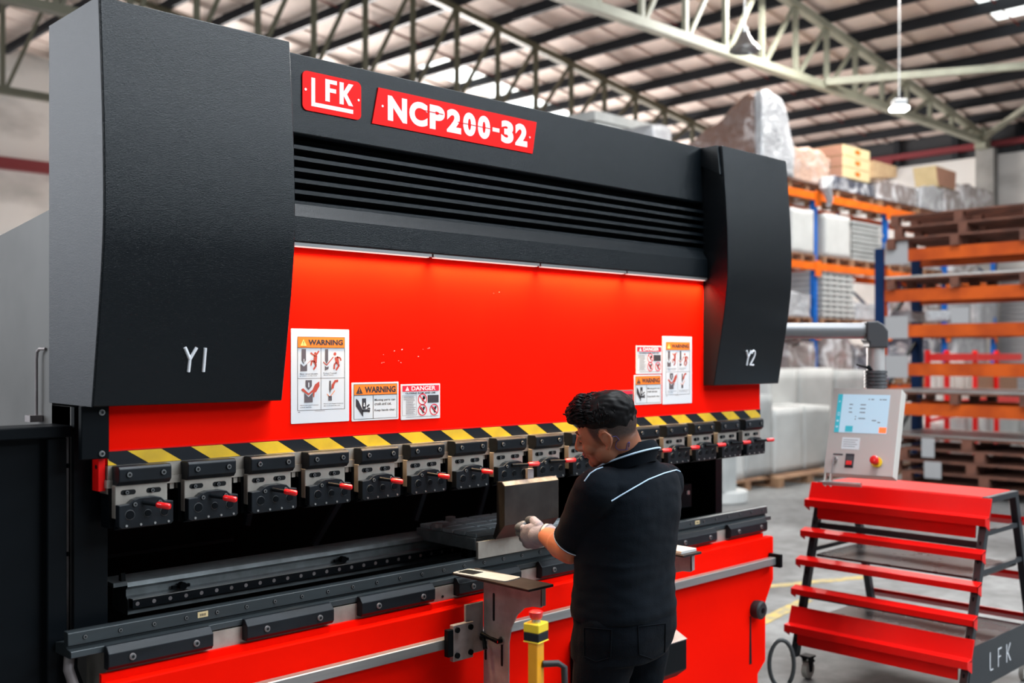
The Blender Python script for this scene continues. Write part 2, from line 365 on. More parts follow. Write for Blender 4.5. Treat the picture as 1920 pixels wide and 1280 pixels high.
# columns in the right wall
M['column'] = mat('grey_column', (0.30, 0.29, 0.27), 0.8, noise_amt=0.3, nscale=2)
mb = MB()
for y in (9.53, 4.38, 14.7): mb.box(24.05, 24.3, y - 0.2, y + 0.2, 0, 6.33, 'column')
struct(mb.build('trim_4'))
# roller shutter in the right wall, glimpsed through the racks
M['shutter'] = mat('grey_shutter', (0.33, 0.33, 0.34), 0.5, metal=0.3)
mb = MB()
for i in range(36): mb.prism([(24.22, 0.02 + i*0.1), (24.28, 0.02 + i*0.1), (24.28, 0.12 + i*0.1), (24.24, 0.11 + i*0.1), (24.2, 0.07 + i*0.1)], 'y', 6.6, 9.25, 'shutter')
struct(mb.build('door_1'))
# roof sheeting, with translucent strips let in
def roof_mat():
    m = bpy.data.materials.new('roof_sheeting'); m.use_nodes = True; nt = m.node_tree; b = nt.nodes['Principled BSDF']
    tc = nt.nodes.new('ShaderNodeTexCoord')
    n = nt.nodes.new('ShaderNodeTexNoise'); n.inputs['Scale'].default_value = 0.6; n.inputs['Detail'].default_value = 6; nt.links.new(tc.outputs['Object'], n.inputs[0])
    cr = nt.nodes.new('ShaderNodeValToRGB'); e = cr.color_ramp.elements
    e[0].position = 0.3; e[0].color = (0.60, 0.50, 0.44, 1); e[1].position = 0.7; e[1].color = (0.82, 0.70, 0.64, 1)
    nt.links.new(n.outputs[0], cr.inputs[0]); nt.links.new(cr.outputs[0], b.inputs['Base Color']); b.inputs['Roughness'].default_value = 0.8
    return m
M['roof'] = roof_mat()
def roof_strip(mb, y0, y1, x0, x1, mt, t=0.05, dz=0.0):
    mb.add([(x0, y0, roofz(x0) + dz), (x1, y0, roofz(x1) + dz), (x1, y1, roofz(x1) + dz), (x0, y1, roofz(x0) + dz),
            (x0, y0, roofz(x0) + t + dz), (x1, y0, roofz(x1) + t + dz), (x1, y1, roofz(x1) + t + dz), (x0, y1, roofz(x0) + t + dz)],
           [(0, 1, 2, 3), (7, 6, 5, 4), (0, 4, 5, 1), (1, 5, 6, 2), (2, 6, 7, 3), (3, 7, 4, 0)], mt)
mb = MB()
sheets = [(6.35, 7.3, 13.9, 19.0), (17.3, 18.3, 14.9, 20.3)]     # translucent strips: y0, y1, x0, x1
ys = [-5.0, 6.35, 7.3, 17.3, 18.3, 26.2]
for y0, y1 in zip(ys[:-1], ys[1:]):
    cut = [q for q in sheets if abs(q[0] - y0) < 1e-6]
    if cut:
        roof_strip(mb, y0, y1, -6, cut[0][2], 'roof'); roof_strip(mb, y0, y1, cut[0][3], 24.5, 'roof')
    else: roof_strip(mb, y0, y1, -6, 24.5, 'roof')
# sheet ribs running down the slope
y = -4.8
while y < 26:
    if not any(q[0] - 0.05 < y < q[1] + 0.05 for q in sheets): roof_strip(mb, y, y + 0.05, -6, 24.4, 'roof', 0.03, -0.03)
    y += 0.76
ceil = struct(mb.build('ceiling'))
for i, q in enumerate(sheets):
    mb = MB(); roof_strip(mb, q[0], q[1], q[2], q[3], 'sky', 0.03); struct(mb.build('window_%d' % (i + 1)))
# purlins along Y
k = 0; x = 12.927 - 1.0435*15
while x < 24.2:
    mb = MB(); z = roofz(x) - 0.035
    mb.prism([(x - 0.04, z - 0.19), (x + 0.05, z - 0.19), (x + 0.05, z), (x - 0.04, z)], 'y', -4.9, 25.9, 'purl')
    struct(mb.build('purlin', ceil)); x += 1.0435
for yy in (12.0, 7.0, 17.0):
    mb = MB(); mb.tube([(-5, yy, roofz(-5) - 0.10), (24, yy, roofz(24) - 0.10)], 0.014, 'redrod', 6); struct(mb.build('sag_rod', ceil))
# trusses
def truss(yt, mt, label, x_lo=-3.77):
    t = thing('roof_truss', label, 'truss', (24.0, yt, 6.5), 'roof trusses')
    zt = lambda x: roofz(x) - 0.235
    zb = 6.42
    mb = MB(); n0 = -16
    L = 0.11
    mb.bar((x_lo, yt, zt(x_lo) - L/2), (24.0, yt, zt(24) - L/2), 0.14, mt, 0.13); mb.build('top_chord', t)
    mb = MB(); mb.bar((x_lo, yt, zb), (24.0, yt, zb + 0.06), 0.16, mt, 0.13); mb.build('bottom_chord', t)
    xs = [12.927 + 1.0435*k for k in range(-15, 11)]
    for x in xs:
        mb = MB(); mb.bar((x, yt, zb + 0.02), (x, yt, zt(x) - 0.06), 0.075, mt); mb.build('post', t)
    for x in xs[:-1]:
        mb = MB(); mb.bar((x + 0.05, yt, zb + 0.03), (x + 1.0, yt, zt(x + 1.04) - 0.08), 0.06, mt); mb.build('diagonal', t)
    mb = MB(); mb.box(23.8, 24.1, yt - 0.12, yt + 0.12, 6.3, 6.75, mt); mb.build('end_plate', t)
    return t
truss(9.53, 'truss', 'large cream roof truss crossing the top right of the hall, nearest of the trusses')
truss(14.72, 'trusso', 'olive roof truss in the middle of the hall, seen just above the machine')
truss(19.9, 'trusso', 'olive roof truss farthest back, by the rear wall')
# wind braces in the plane of the bottom chord
mb = MB(); mb.bar((16.9, 9.45, 6.5), (20.9, 5.5, 6.95), 0.12, 'truss')
tag(mb.build('wind_brace'), 'long cream horizontal brace running off the large truss to the right edge', 'brace', 'wind braces')
mb = MB(); mb.bar((23.7, 9.4, 6.5), (21.4, 6.8, 7.0), 0.10, 'truss')
tag(mb.build('wind_brace'), 'short cream diagonal brace rising from the wall end of the large truss', 'brace', 'wind braces')
mb = MB(); mb.bar((16.05, 9.53, 7.6), (14.9, 9.3, 6.5), 0.07, 'redrod')
# lamps
def bay_lamp(name, p, label, lit, r=0.14):
    x, y, z = p; t = thing(name, label, 'lamp', (x, y, z), 'hanging hall lamps')
    mb = MB(); mb.cyl((x, y, z + 0.18), (x, y, roofz(x) - 0.05), 0.012, 'chrome', 6); mb.build('hanger', t)
    if lit:
        R = Vector((0.716, -0.698, 0))
        mb = MB(); pr = []
        mb.bar(Vector((x, y, z + 0.09)) - R*0.10, Vector((x, y, z + 0.09)) + R*0.10, 0.16, 'alu', 0.10); mb.build('housing', t, bevel=0.01)
        mb = MB(); mb.bar(Vector((x, y, z)) - R*0.13, Vector((x, y, z)) + R*0.13, 0.20, 'lamp', 0.07); mb.build('diffuser', t, bevel=0.03, seg=3)
    else:
        mb = MB(); mb.tube([(x, y, z + 0.22), (x, y, z + 0.16)], 0.045, 'chrome', 16); mb.build('ballast', t)
        mb = MB(); mb.tube([(x, y, z + 0.16), (x, y, z + 0.12), (x, y, z + 0.02), (x, y, z - 0.06), (x, y, z - 0.10)], [0.05, 0.06, 0.12, 0.20, 0.21], 'chrome', 24, caps=False)
        o = mb.build('shade', t, smooth=30, recalc=False)
p = onD(1686, 204, 16.4); bay_lamp('bay_lamp', (p.x, p.y, p.z), 'small lit pill-shaped lamp hanging below the large truss', True)
p = onD(1396, 82, 14.2); bay_lamp('bay_lamp', (p.x, p.y, p.z), 'unlit bell-shaped reflector lamp hanging in front of the large truss', False)
# ================================================================ THE PRESS BRAKE
pb = thing('press_brake', 'large red and black press brake with Y1 and Y2 end covers', 'press brake', (2.8, 3.2, 0))
XL, XR = 1.1425, 4.465
prof = [(2.700, 2.63), (2.690, 2.514), (2.674, 2.287), (2.670, 2.07), (2.682, 1.93), (2.702, 1.80), (2.742, 1.565)]
def smooth_prof(p, n=6):
    out = []
    for i in range(len(p) - 1):
        p0 = p[max(i-1, 0)]; p1 = p[i]; p2 = p[i+1]; p3 = p[min(i+2, len(p)-1)]
        for k in range(n):
            t = k/n
            out.append(tuple(0.5*((2*p1[j]) + (-p0[j] + p2[j])*t + (2*p0[j] - 5*p1[j] + 4*p2[j] - p3[j])*t*t + (-p0[j] + 3*p1[j] - 3*p2[j] + p3[j])*t**3) for j in (0, 1)))
    out.append(p[-1]); return out
pr = smooth_prof(prof)
for x0, x1, txt, u in ((XL, 1.7125, 'Y1', (1.385, 1.458)), (3.933, XR, 'Y2', (4.148, 4.222))):
    mb = MB(); mb.prism(pr + [(3.04, 1.565), (3.04, 2.63)], 'x', x0, x1, 'coat')
    # Y1 side skin: paler coat colour paints in the daylight from the left
    c_ = mb.build('cylinder_cover', pb, smooth=25, bevel=0.003, seg=2)
    if txt == 'Y1':
        mb = MB(); mb.prism([(p[0] + 0.006, p[1]) for p in pr] + [(3.036, 1.568), (3.036, 2.626)], 'x', XL - 0.0015, XL + 0.002, 'coat_lit'); mb.build('lit_side_skin', c_, smooth=25)
    mb = MB()
    def cy(z):
        for a_, b_ in zip(pr[:-1], pr[1:]):
            if a_[1] >= z >= b_[1]: return a_[0] + (b_[0] - a_[0])*(a_[1] - z)/(a_[1] - b_[1])
        return 2.72
    def stroke(pts):
        mb.tube([(u[0] + (u[1] - u[0])*p, cy(1.654 + 0.068*q) - 0.001, 1.654 + 0.068*q) for p, q in pts], 0.0048, 'letter', 8)
    stroke([(0.02, 1), (0.26, 0.52)]); stroke([(0.50, 1), (0.26, 0.52), (0.24, 0.0)])
    if txt == 'Y1': stroke([(0.86, 0.98), (0.86, 0.0)])
    else: stroke([(0.60, 0.8), (0.66, 0.95), (0.80, 1), (0.94, 0.93), (0.97, 0.75), (0.9, 0.52), (0.60, 0.02), (0.99, 0.02)])
    mb.build('axis_lettering', c_, smooth=40)
# the Y2 cover's inner folded edge
mb = MB(); mb.prism([(2.80, 2.63), (2.715, 2.63), (2.70, 2.5), (2.80, 2.55)], 'x', 3.915, 3.933, 'coat'); mb.build('cover_flange', pb)
# upper beam
mb = MB(); mb.prism([(2.80, 2.632), (2.80, 2.388), (2.812, 2.382), (3.3, 2.382), (3.3, 2.632)], 'x', 1.7125, 3.933, 'coat')
mb.build('upper_beam', pb, bevel=0.002)
mb = MB(); mb.box(1.7125, 3.933, 2.87, 3.3, 2.17, 2.382, 'void'); mb.build('louvre_backing', pb)
P_ = 0.0345
for i in range(6):
    z = 2.378 - 0.006 - P_*i
    mb = MB(); mb.prism([(2.868, z - 0.001), (2.868, z - 0.006), (2.806, z - 0.030), (2.798, z - 0.034), (2.798, z - 0.022)], 'x', 1.7125, 3.933, 'coat')
    mb.build('louvre_slat', pb)
mb = MB(); mb.prism([(2.87, 2.178), (2.805, 2.178), (2.770, 2.126), (2.770, 2.050), (2.776, 2.044), (2.83, 2.044), (2.87, 2.06)], 'x', 1.7125, 3.925, 'coat')
hood = mb.build('light_hood', pb, bevel=0.0015)
# LED light bars under the hood
segs = [(1.72, 2.322), (2.33, 2.85), (2.858, 3.36), (3.368, 3.925)]
for x0, x1 in segs:
    mb = MB(); mb.box(x0, x1, 2.7735, 2.797, 2.036, 2.046, 'alu'); o = mb.build('led_bar', pb)
    mb = MB(); mb.box(x0 + 0.01, x1 - 0.01, 2.776, 2.794, 2.0335, 2.0362, 'led'); mb.build('diffuser', o)
    l = bpy.data.lights.new('led_light', 'AREA'); l.shape = 'RECTANGLE'; l.size = x1 - x0 - 0.02; l.size_y = 0.014; l.energy = 8.5; l.color = (1.0, 0.66, 0.34); l.spread = math.radians(104)
    lo = bpy.data.objects.new('led_light', l); COL.objects.link(lo); lo.location = ((x0 + x1)/2, 2.776, 2.031)
    lo.rotation_euler = (Vector((0, 0.0, -1))).to_track_quat('-Z', 'Y').to_euler()
# ram
mb = MB(); mb.box(1.205, 4.395, 2.80, 2.86, 1.403, 2.10, 'red'); ram = mb.build('ram', pb, bevel=0.001)
mb = MB()
rr = random.Random(4)
for cx, cz, n in ((2.16, 1.70, 9), (2.28, 1.72, 4), (2.62, 1.93, 2)):
    for i in range(n):
        x = cx + rr.uniform(-0.05, 0.06); z = cz + rr.uniform(-0.03, 0.03); q = rr.uniform(0.0012, 0.004)
        mb.box(x, x + q, 2.7992, 2.8002, z, z + q*0.5, 'white')
mb.build('paint_chip', ram)
mb = MB(); mb.box(1.205, 4.395, 2.797, 2.801, 1.4405, 1.4445, 'redg'); mb.box(1.205, 4.395, 2.797, 2.801, 1.398, 1.402, 'redg'); mb.build('ram_edge_bead', ram)
# hazard tape
mb = MB(); mb.box(1.206, 4.394, 2.7975, 2.8005, 1.4025, 1.440, 'tapeblk')
k = 0; x = 1.261 - 0.187
while x < 4.394:
    c0, c1, d0, d1 = x, x + 0.097, x + 0.060, x + 0.157
    lo_, hi_ = 1.2065, 4.3935
    # parallelogram from top (c0..c1) to bottom (d0..d1), clipped to the strip
    pts = []
    N = 8
    L_ = [(c0 + (d0 - c0)*i/N, 1.4395 - 0.0365*i/N) for i in range(N + 1)]; R_ = [(c1 + (d1 - c1)*i/N, 1.4395 - 0.0365*i/N) for i in range(N + 1)]
    cl = lambda v: min(hi_, max(lo_, v))
    for i in range(N):
        q = [(cl(L_[i][0]), L_[i][1]), (cl(R_[i][0]), R_[i][1]), (cl(R_[i+1][0]), R_[i+1][1]), (cl(L_[i+1][0]), L_[i+1][1])]
        if q[1][0] - q[0][0] > 1e-4 or q[2][0] - q[3][0] > 1e-4:
            mb.add([(p[0], 2.7970, p[1]) for p in q], [(0, 3, 2, 1)], 'yel')
    x += 0.187
mb.build('hazard_tape', pb, recalc=False)
# steel tool-holding bar
mb = MB(); mb.box(1.203, 4.39, 2.79, 2.87, 1.365, 1.402, 'steel'); mb.box(1.198, 4.385, 2.785, 2.85, 1.343, 1.3645, 'steel')
for i in range(16):
    x = 1.295 + 0.1985*i; mb.box(x - 0.092, x - 0.082, 2.79, 2.84, 1.326, 1.343, 'steel'); mb.box(x + 0.085, x + 0.097, 2.79, 2.84, 1.326, 1.343, 'steel')
mb.build('tool_holding_bar', pb)
mb = MB(); mb.box(1.182, 1.2, 2.80, 2.84, 1.335, 1.425, 'redg'); mb.cyl((1.181, 2.815, 1.40), (1.186, 2.815, 1.40), 0.006, 'void', 10); mb.build('end_stop', pb)
# punch clamps
def clamp(out):
    t = bpy.data.objects.new('punch_clamp', None); t.empty_display_size = 0.05; COL.objects.link(t); ORG[t.name] = Vector()
    mb = MB(); mb.prism([(2.79, 1.402), (2.752, 1.402), (2.745, 1.395), (2.745, 1.362), (2.757, 1.350), (2.79, 1.350)], 'x', -0.0745, 0.0745, 'oxide'); ub = mb.build('upper_block', t, bevel=0.002, seg=2)
    for x in (-0.047, 0.050):
        mb = MB(); bolt(mb, (x, 2.745, 1.380), 0.0085, 0.003); mb.build('bolt', ub, smooth=40)
    # slotted plate: steel with two through slots shown as dark recesses
    mb = MB(); mb.box(-0.078, 0.070, 2.762, 2.785, 1.262, 1.351, 'steel'); sp = mb.build('slotted_plate', t, bevel=0.0015)
    for x in (-0.042, 0.030):
        mb = MB(); c = [(x + p[0], 1.331 + p[1]) for p in rounded(-0.021, 0.021, -0.0068, 0.0068, 0.0067)]; mb.prism(c, 'y', 2.7612, 2.7625, 'void'); mb.build('slot', sp)
        mb = MB(); bolt(mb, (x - 0.005, 2.762, 1.331), 0.0062, 0.005); mb.build('bolt', sp, smooth=40)
    pts = [(-0.078, 1.300), (-0.078, 1.243), (-0.070, 1.237), (0.070, 1.237), (0.076, 1.243), (0.076, 1.300), (0.052, 1.302), (0.040, 1.313), (0.022, 1.317), (-0.02, 1.317), (-0.036, 1.312), (-0.050, 1.302)]
    mb = MB(); mb.prism(pts, 'y', 2.738, 2.762, 'oxide'); lb = mb.build('lower_block', t, bevel=0.002, seg=2)
    mb = MB(); mb.prism([(2.762, 1.262), (2.775, 1.245), (2.775, 1.230), (2.755, 1.237)], 'x', -0.076, 0.074, 'blk'); mb.build('jaw', t)
    mb = MB(); mb.box(-0.085, 0.074, 2.7855, 2.835, 1.235, 1.342, 'blk'); mb.build('adapter', t)
    for x, r in ((-0.048, 0.0135), (0.002, 0.0105), (0.050, 0.0125)):
        mb = MB(); mb.tube([(x, 2.738, 1.273), (x, 2.7372, 1.273)], [r, r*0.98], 'ring', 20); mb.tube([(x, 2.7375, 1.273), (x, 2.7345, 1.273)], [r*0.93, r*0.85], 'blk', 20); mb.build('boss', lb, smooth=40)
    for x in (-0.034, 0.036):
        mb = MB(); bolt(mb, (x, 2.738, 1.300), 0.0068, 0.002); mb.build('bolt', lb, smooth=40)
    for x in (-0.058, -0.018, 0.022, 0.061):
        mb = MB(); mb.cyl((x, 2.739, 1.2445), (x, 2.7355, 1.2445), 0.0033, 'chrome', 10); mb.build('pin', lb, smooth=40)
    lev = MB()
    if out:   # lever pointing towards the operator
        a_ = Vector((-0.012, 2.734, 1.303)); b_ = Vector((0.012, 2.706, 1.298)); c_ = Vector((0.036, 2.676, 1.293))
    else:     # lever swung sideways
        a_ = Vector((-0.012, 2.734, 1.303)); b_ = Vector((0.052, 2.716, 1.302)); c_ = Vector((0.100, 2.708, 1.302))
    lev.tube([a_, b_], [0.006, 0.0055], 'blk', 10); lv = lev.build('lever', t, smooth=40)
    d = (c_ - b_).normalized()
    mb = MB(); mb.tube([b_, b_ + d*0.004, c_ - d*0.003, c_], [0.006, 0.0085, 0.0085, 0.006], 'leverred', 12); g = mb.build('lever_grip', lv, smooth=40)
    return t
pa = clamp(True); pbb = clamp(False)
for i in range(16):
    src = pa if i < 7 else pbb
    o = src if i in (0, 7) else copy_tree(src)
    o.parent = pb; o.location = Vector((1.289 + 0.1985*i, 0, 0)) - ORG[pb.name]
# ---- nameplates
def fy(y): return lambda u, v: Vector((u, y, v))
mb = MB(); mb.prism(rounded(1.819, 2.042, 2.462, 2.585, 0.018), 'y', 2.7955, 2.80, 'redplate'); npl = mb.build('nameplate', pb)
mb = MB(); f = fy(2.795)
def seg(pts): mb.poly(pts, f, 'letter')
x0, z0 = 1.851, 2.476
seg([(1.851, 2.567), (1.865, 2.567), (1.865, 2.491), (2.010, 2.491), (2.010, 2.478), (1.851, 2.478)])
seg([(1.903, 2.572), (1.947, 2.572), (1.947, 2.559), (1.920, 2.559), (1.920, 2.545), (1.944, 2.545), (1.944, 2.532), (1.920, 2.532), (1.920, 2.502), (1.903, 2.502)])
seg([(1.957, 2.572), (1.973, 2.572), (1.973, 2.544), (1.992, 2.572), (2.011, 2.572), (1.986, 2.537), (2.010, 2.502), (1.992, 2.502), (1.973, 2.530), (1.973, 2.502), (1.957, 2.502)])
mb.build('lettering', npl, recalc=False)
mb = MB(); 
for x in (1.830, 2.031): mb.cyl((x, 2.796, 2.526), (x, 2.794, 2.526), 0.004, 'chrome', 10)
mb.build('rivet', npl)
mb = MB(); mb.prism([(2.112, 2.582), (2.856, 2.582), (2.834, 2.460), (2.086, 2.460)], 'y', 2.7955, 2.80, 'redplate'); np2 = mb.build('nameplate', pb)
mb = MB()
K_ = 0.945
widths = [('N', 0.086), ('C', 0.084), ('P', 0.072), ('2', 0.070), ('0', 0.064), ('0', 0.064), ('-', 0.038), ('3', 0.066), ('2', 0.066)]
gap = 0.0098; x = 2.150
for ch, w_ in widths:
    w_ *= K_
    if ch == '-': mb.prism([(x + 0.002, 2.528), (x + w_, 2.528), (x + w_, 2.514), (x + 0.002, 2.514)], 'y', 2.7945, 2.796, 'letter')
    else: mb.text(ch, x, 2.480, x + w_, 2.563, f, 'letter', bold=0.055, res=6)
    x += w_ + gap
mb.build('lettering', np2, recalc=False)
mb = MB()
# stencil breaks through P and the two noughts
mb.box(2.300, 2.392, 2.7942, 2.7946, 2.536, 2.5385, 'redplate'); mb.box(2.458, 2.616, 2.7942, 2.7946, 2.520, 2.5225, 'redplate')
mb.build('stencil_break', np2)
mb = MB()
for x, z in ((2.128, 2.523), (2.818, 2.519)): mb.cyl((x, 2.796, z), (x, 2.794, z), 0.004, 'chrome', 10)
mb.build('rivet', np2)
# ---- warning stickers: u, v in 0..1 over the sheet
def sticker(x0, x1, z0, z1, mt):
    mb = MB(); mb.prism(rounded(x0, x1, z0, z1, 0.003, 3), 'y', 2.7975, 2.80, mt)
    n = [0]
    def F(lv): return lambda u, v: Vector((x0 + (x1 - x0)*u, 2.797 - 0.0003*lv, z0 + (z1 - z0)*v))
    return mb, F
def rect(mb, F, u0, v0, u1, v1, mt, lv=1): mb.poly([(u0, v0), (u1, v0), (u1, v1), (u0, v1)], F(lv), mt)
def frame(mb, F, u0, v0, u1, v1, tu, tv, mt, lv=1):
    rect(mb, F, u0, v0, u1, v0 + tv, mt, lv); rect(mb, F, u0, v1 - tv, u1, v1, mt, lv); rect(mb, F, u0, v0, u0 + tu, v1, mt, lv); rect(mb, F, u1 - tu, v0, u1, v1, mt, lv)
def strip(mb, F, pts, w_, mt, asp, lv=2):
    # thick polyline in sheet coordinates; asp = height/width of the sheet
    for (a0, b0), (a1, b1) in zip(pts[:-1], pts[1:]):
        dx, dy = (a1 - a0), (b1 - b0)*asp; L = math.hypot(dx, dy) or 1
        nx, ny = -dy/L*w_/2, dx/L*w_/2/asp
        mb.poly([(a0 + nx, b0 + ny), (a1 + nx, b1 + ny), (a1 - nx, b1 - ny), (a0 - nx, b0 - ny)], F(lv), mt)
def disc(mb, F, u, v, r, mt, asp, lv=2, n=16, r2=None):
    mb.poly([(u + r*math.cos(2*PI*i/n), v + r*math.sin(2*PI*i/n)/asp) for i in range(n)], F(lv), mt)
def tri(mb, F, u, v, s, asp, mt, mark, lv=2):
    mb.poly([(u - s, v - s*0.85/asp), (u + s, v - s*0.85/asp), (u, v + s*0.95/asp)], F(lv), mt)
    rect(mb, F, u - s*0.09, v - s*0.25/asp, u + s*0.09, v + s*0.45/asp, mark, lv + 1); rect(mb, F, u - s*0.09, v - s*0.62/asp, u + s*0.09, v - s*0.42/asp, mark, lv + 1)
def tall_warning(x0, x1):
    mb, F = sticker(x0, x1, 1.489, 1.783, 'lamin'); A = 0.294/(x1 - x0)
    frame(mb, F, 0.105, 0.135, 0.92, 0.915, 0.006, 0.004, 'ink', 1)
    rect(mb, F, 0.111, 0.80, 0.914, 0.911, 'oran', 1); rect(mb, F, 0.11, 0.797, 0.915, 0.801, 'ink', 2)
    tri(mb, F, 0.205, 0.852, 0.052, A, 'paley', 'ink')
    mb.text('WARNING', 0.285, 0.828, 0.885, 0.886, F(2), 'ink', bold=0.04)
    rect(mb, F, 0.502, 0.135, 0.507, 0.80, 'inkg', 1); rect(mb, F, 0.11, 0.472, 0.915, 0.476, 'inkg', 1)
    # four pictures: punch and die with a thrown figure, a struck figure, a crushed hand, a pinched finger
    rect(mb, F, 0.175, 0.665, 0.245, 0.785, 'inkg', 2); mb.poly([(0.175, 0.665), (0.21, 0.63), (0.245, 0.665)], F(2), 'inkg'); rect(mb, F, 0.205, 0.64, 0.217, 0.68, 'lamin', 3)
    mb.poly([(0.155, 0.552), (0.265, 0.552), (0.265, 0.63), (0.21, 0.60), (0.155, 0.63)], F(2), 'inkg')
    disc(mb, F, 0.405, 0.738, 0.020, 'inkr', A); strip(mb, F, [(0.41, 0.715), (0.40, 0.635)], 0.055, 'inkr', A); strip(mb, F, [(0.41, 0.71), (0.465, 0.765)], 0.022, 'inkr', A)
    strip(mb, F, [(0.40, 0.71), (0.325, 0.745)], 0.022, 'inkr', A); strip(mb, F, [(0.40, 0.64), (0.42, 0.61), (0.375, 0.568)], 0.026, 'inkr', A); strip(mb, F, [(0.395, 0.65), (0.345, 0.66), (0.33, 0.61)], 0.022, 'inkr', A)
    strip(mb, F, [(0.27, 0.63), (0.34, 0.67)], 0.006, 'inkr', A)
    rect(mb, F, 0.575, 0.66, 0.625, 0.785, 'inkg', 2); mb.poly([(0.575, 0.66), (0.60, 0.63), (0.625, 0.66)], F(2), 'inkg')
    mb.poly([(0.57, 0.555), (0.63, 0.57), (0.635, 0.60), (0.60, 0.59), (0.57, 0.605)], F(2), 'inkg')
    strip(mb, F, [(0.54, 0.648), (0.60, 0.612), (0.715, 0.70)], 0.014, 'inkr', A)
    disc(mb, F, 0.745, 0.733, 0.024, 'inkr', A); strip(mb, F, [(0.77, 0.70), (0.79, 0.63)], 0.06, 'inkr', A); strip(mb, F, [(0.78, 0.70), (0.84, 0.69), (0.85, 0.66)], 0.022, 'inkr', A)
    strip(mb, F, [(0.79, 0.63), (0.82, 0.61), (0.765, 0.56)], 0.028, 'inkr', A); strip(mb, F, [(0.77, 0.64), (0.735, 0.62), (0.73, 0.57)], 0.026, 'inkr', A)
    rect(mb, F, 0.24, 0.39, 0.345, 0.455, 'inkg', 2); mb.poly([(0.24, 0.39), (0.292, 0.352), (0.345, 0.39)], F(2), 'inkg'); rect(mb, F, 0.284, 0.38, 0.30, 0.43, 'lamin', 3)
    mb.poly([(0.22, 0.22), (0.36, 0.22), (0.36, 0.32), (0.29, 0.275), (0.22, 0.32)], F(2), 'inkg')
    mb.poly([(0.165, 0.36), (0.20, 0.37), (0.29, 0.315), (0.36, 0.355), (0.40, 0.41), (0.47, 0.44), (0.475, 0.39), (0.42, 0.33), (0.39, 0.32), (0.385, 0.27), (0.37, 0.28), (0.365, 0.33), (0.29, 0.295), (0.18, 0.345)], F(3), 'inkr')
    rect(mb, F, 0.645, 0.345, 0.675, 0.445, 'inkg', 2); mb.poly([(0.645, 0.345), (0.66, 0.31), (0.675, 0.345)], F(2), 'inkg'); rect(mb, F, 0.63, 0.23, 0.69, 0.28, 'inkg', 2)
    strip(mb, F, [(0.605, 0.305), (0.655, 0.268), (0.745, 0.34)], 0.010, 'oran', A)
    mb.poly([(0.68, 0.345), (0.685, 0.40), (0.74, 0.45), (0.80, 0.455), (0.80, 0.43), (0.75, 0.425), (0.73, 0.39), (0.72, 0.36), (0.70, 0.36)], F(3), 'inkr')
    for u, v, s_ in ((0.145, 0.515, 'Never exceed allowable'), (0.145, 0.493, 'pressure on the tool.'), (0.545, 0.52, 'Protect Yourself.'), (0.545, 0.498, 'Avoid Injury.'), (0.155, 0.182, 'Never put hand between'), (0.155, 0.16, 'punch and die.'), (0.55, 0.19, 'Never put fingers between'), (0.55, 0.168, 'the tool and the job.')):
        mb.text(s_, u, v, u + 0.0138*len(s_), v + 0.0145, F(1), 'ink', bold=0.01, res=1)
    rect(mb, F, 0.40, 0.124, 0.57, 0.127, 'inkg', 1); rect(mb, F, 0.115, 0.116, 0.15, 0.122, 'inkg', 1)
    mb.build('warning_sticker', pb, recalc=False)
def moving_parts(x0, x1, z0, z1):
    mb, F = sticker(x0, x1, z0, z1, 'white'); A = (z1 - z0)/(x1 - x0)
    frame(mb, F, 0.04, 0.045, 0.965, 0.955, 0.008, 0.010, 'ink', 1)
    rect(mb, F, 0.048, 0.675, 0.957, 0.945, 'oran', 1); rect(mb, F, 0.045, 0.665, 0.96, 0.678, 'ink', 2)
    tri(mb, F, 0.155, 0.80, 0.072, A, 'ink', 'oran'); mb.text('WARNING', 0.265, 0.725, 0.93, 0.89, F(2), 'ink', bold=0.04)
    rect(mb, F, 0.443, 0.05, 0.452, 0.67, 'inkg', 1)
    mb.poly([(0.085, 0.585), (0.085, 0.39), (0.235, 0.11), (0.235, 0.25), (0.135, 0.53)], F(2), 'ink')
    rect(mb, F, 0.215, 0.40, 0.295, 0.585, 'ink', 2); mb.poly([(0.215, 0.40), (0.295, 0.40), (0.285, 0.31), (0.225, 0.31)], F(2), 'ink')
    rect(mb, F, 0.245, 0.41, 0.265, 0.47, 'white', 3); mb.poly([(0.23, 0.41), (0.28, 0.41), (0.255, 0.36)], F(3), 'white')
    strip(mb, F, [(0.22, 0.265), (0.33, 0.265), (0.375, 0.245)], 0.045, 'ink', A); strip(mb, F, [(0.31, 0.36), (0.365, 0.42)], 0.028, 'ink', A)
    strip(mb, F, [(0.325, 0.31), (0.35, 0.33), (0.38, 0.30)], 0.02, 'ink', A)
    for s_, u, v, ww in (('Moving parts can', 0.475, 0.49, 0.445), ('crush and cut.', 0.475, 0.395, 0.365), ('Keep hands clear.', 0.475, 0.22, 0.455)):
        mb.text(s_, u, v, u + ww, v + 0.075, F(1), 'ink', bold=0.012, res=2)
    mb.build('warning_sticker', pb, recalc=False)
def ring(mb, F, u, v, r, w_, mt, A, lv=3, n=20):
    for i in range(n):
        a0, a1 = 2*PI*i/n, 2*PI*(i + 1)/n
        mb.poly([(u + r*math.cos(a0), v + r*math.sin(a0)/A), (u + r*math.cos(a1), v + r*math.sin(a1)/A), (u + (r - w_)*math.cos(a1), v + (r - w_)*math.sin(a1)/A), (u + (r - w_)*math.cos(a0), v + (r - w_)*math.sin(a0)/A)], F(lv), mt)
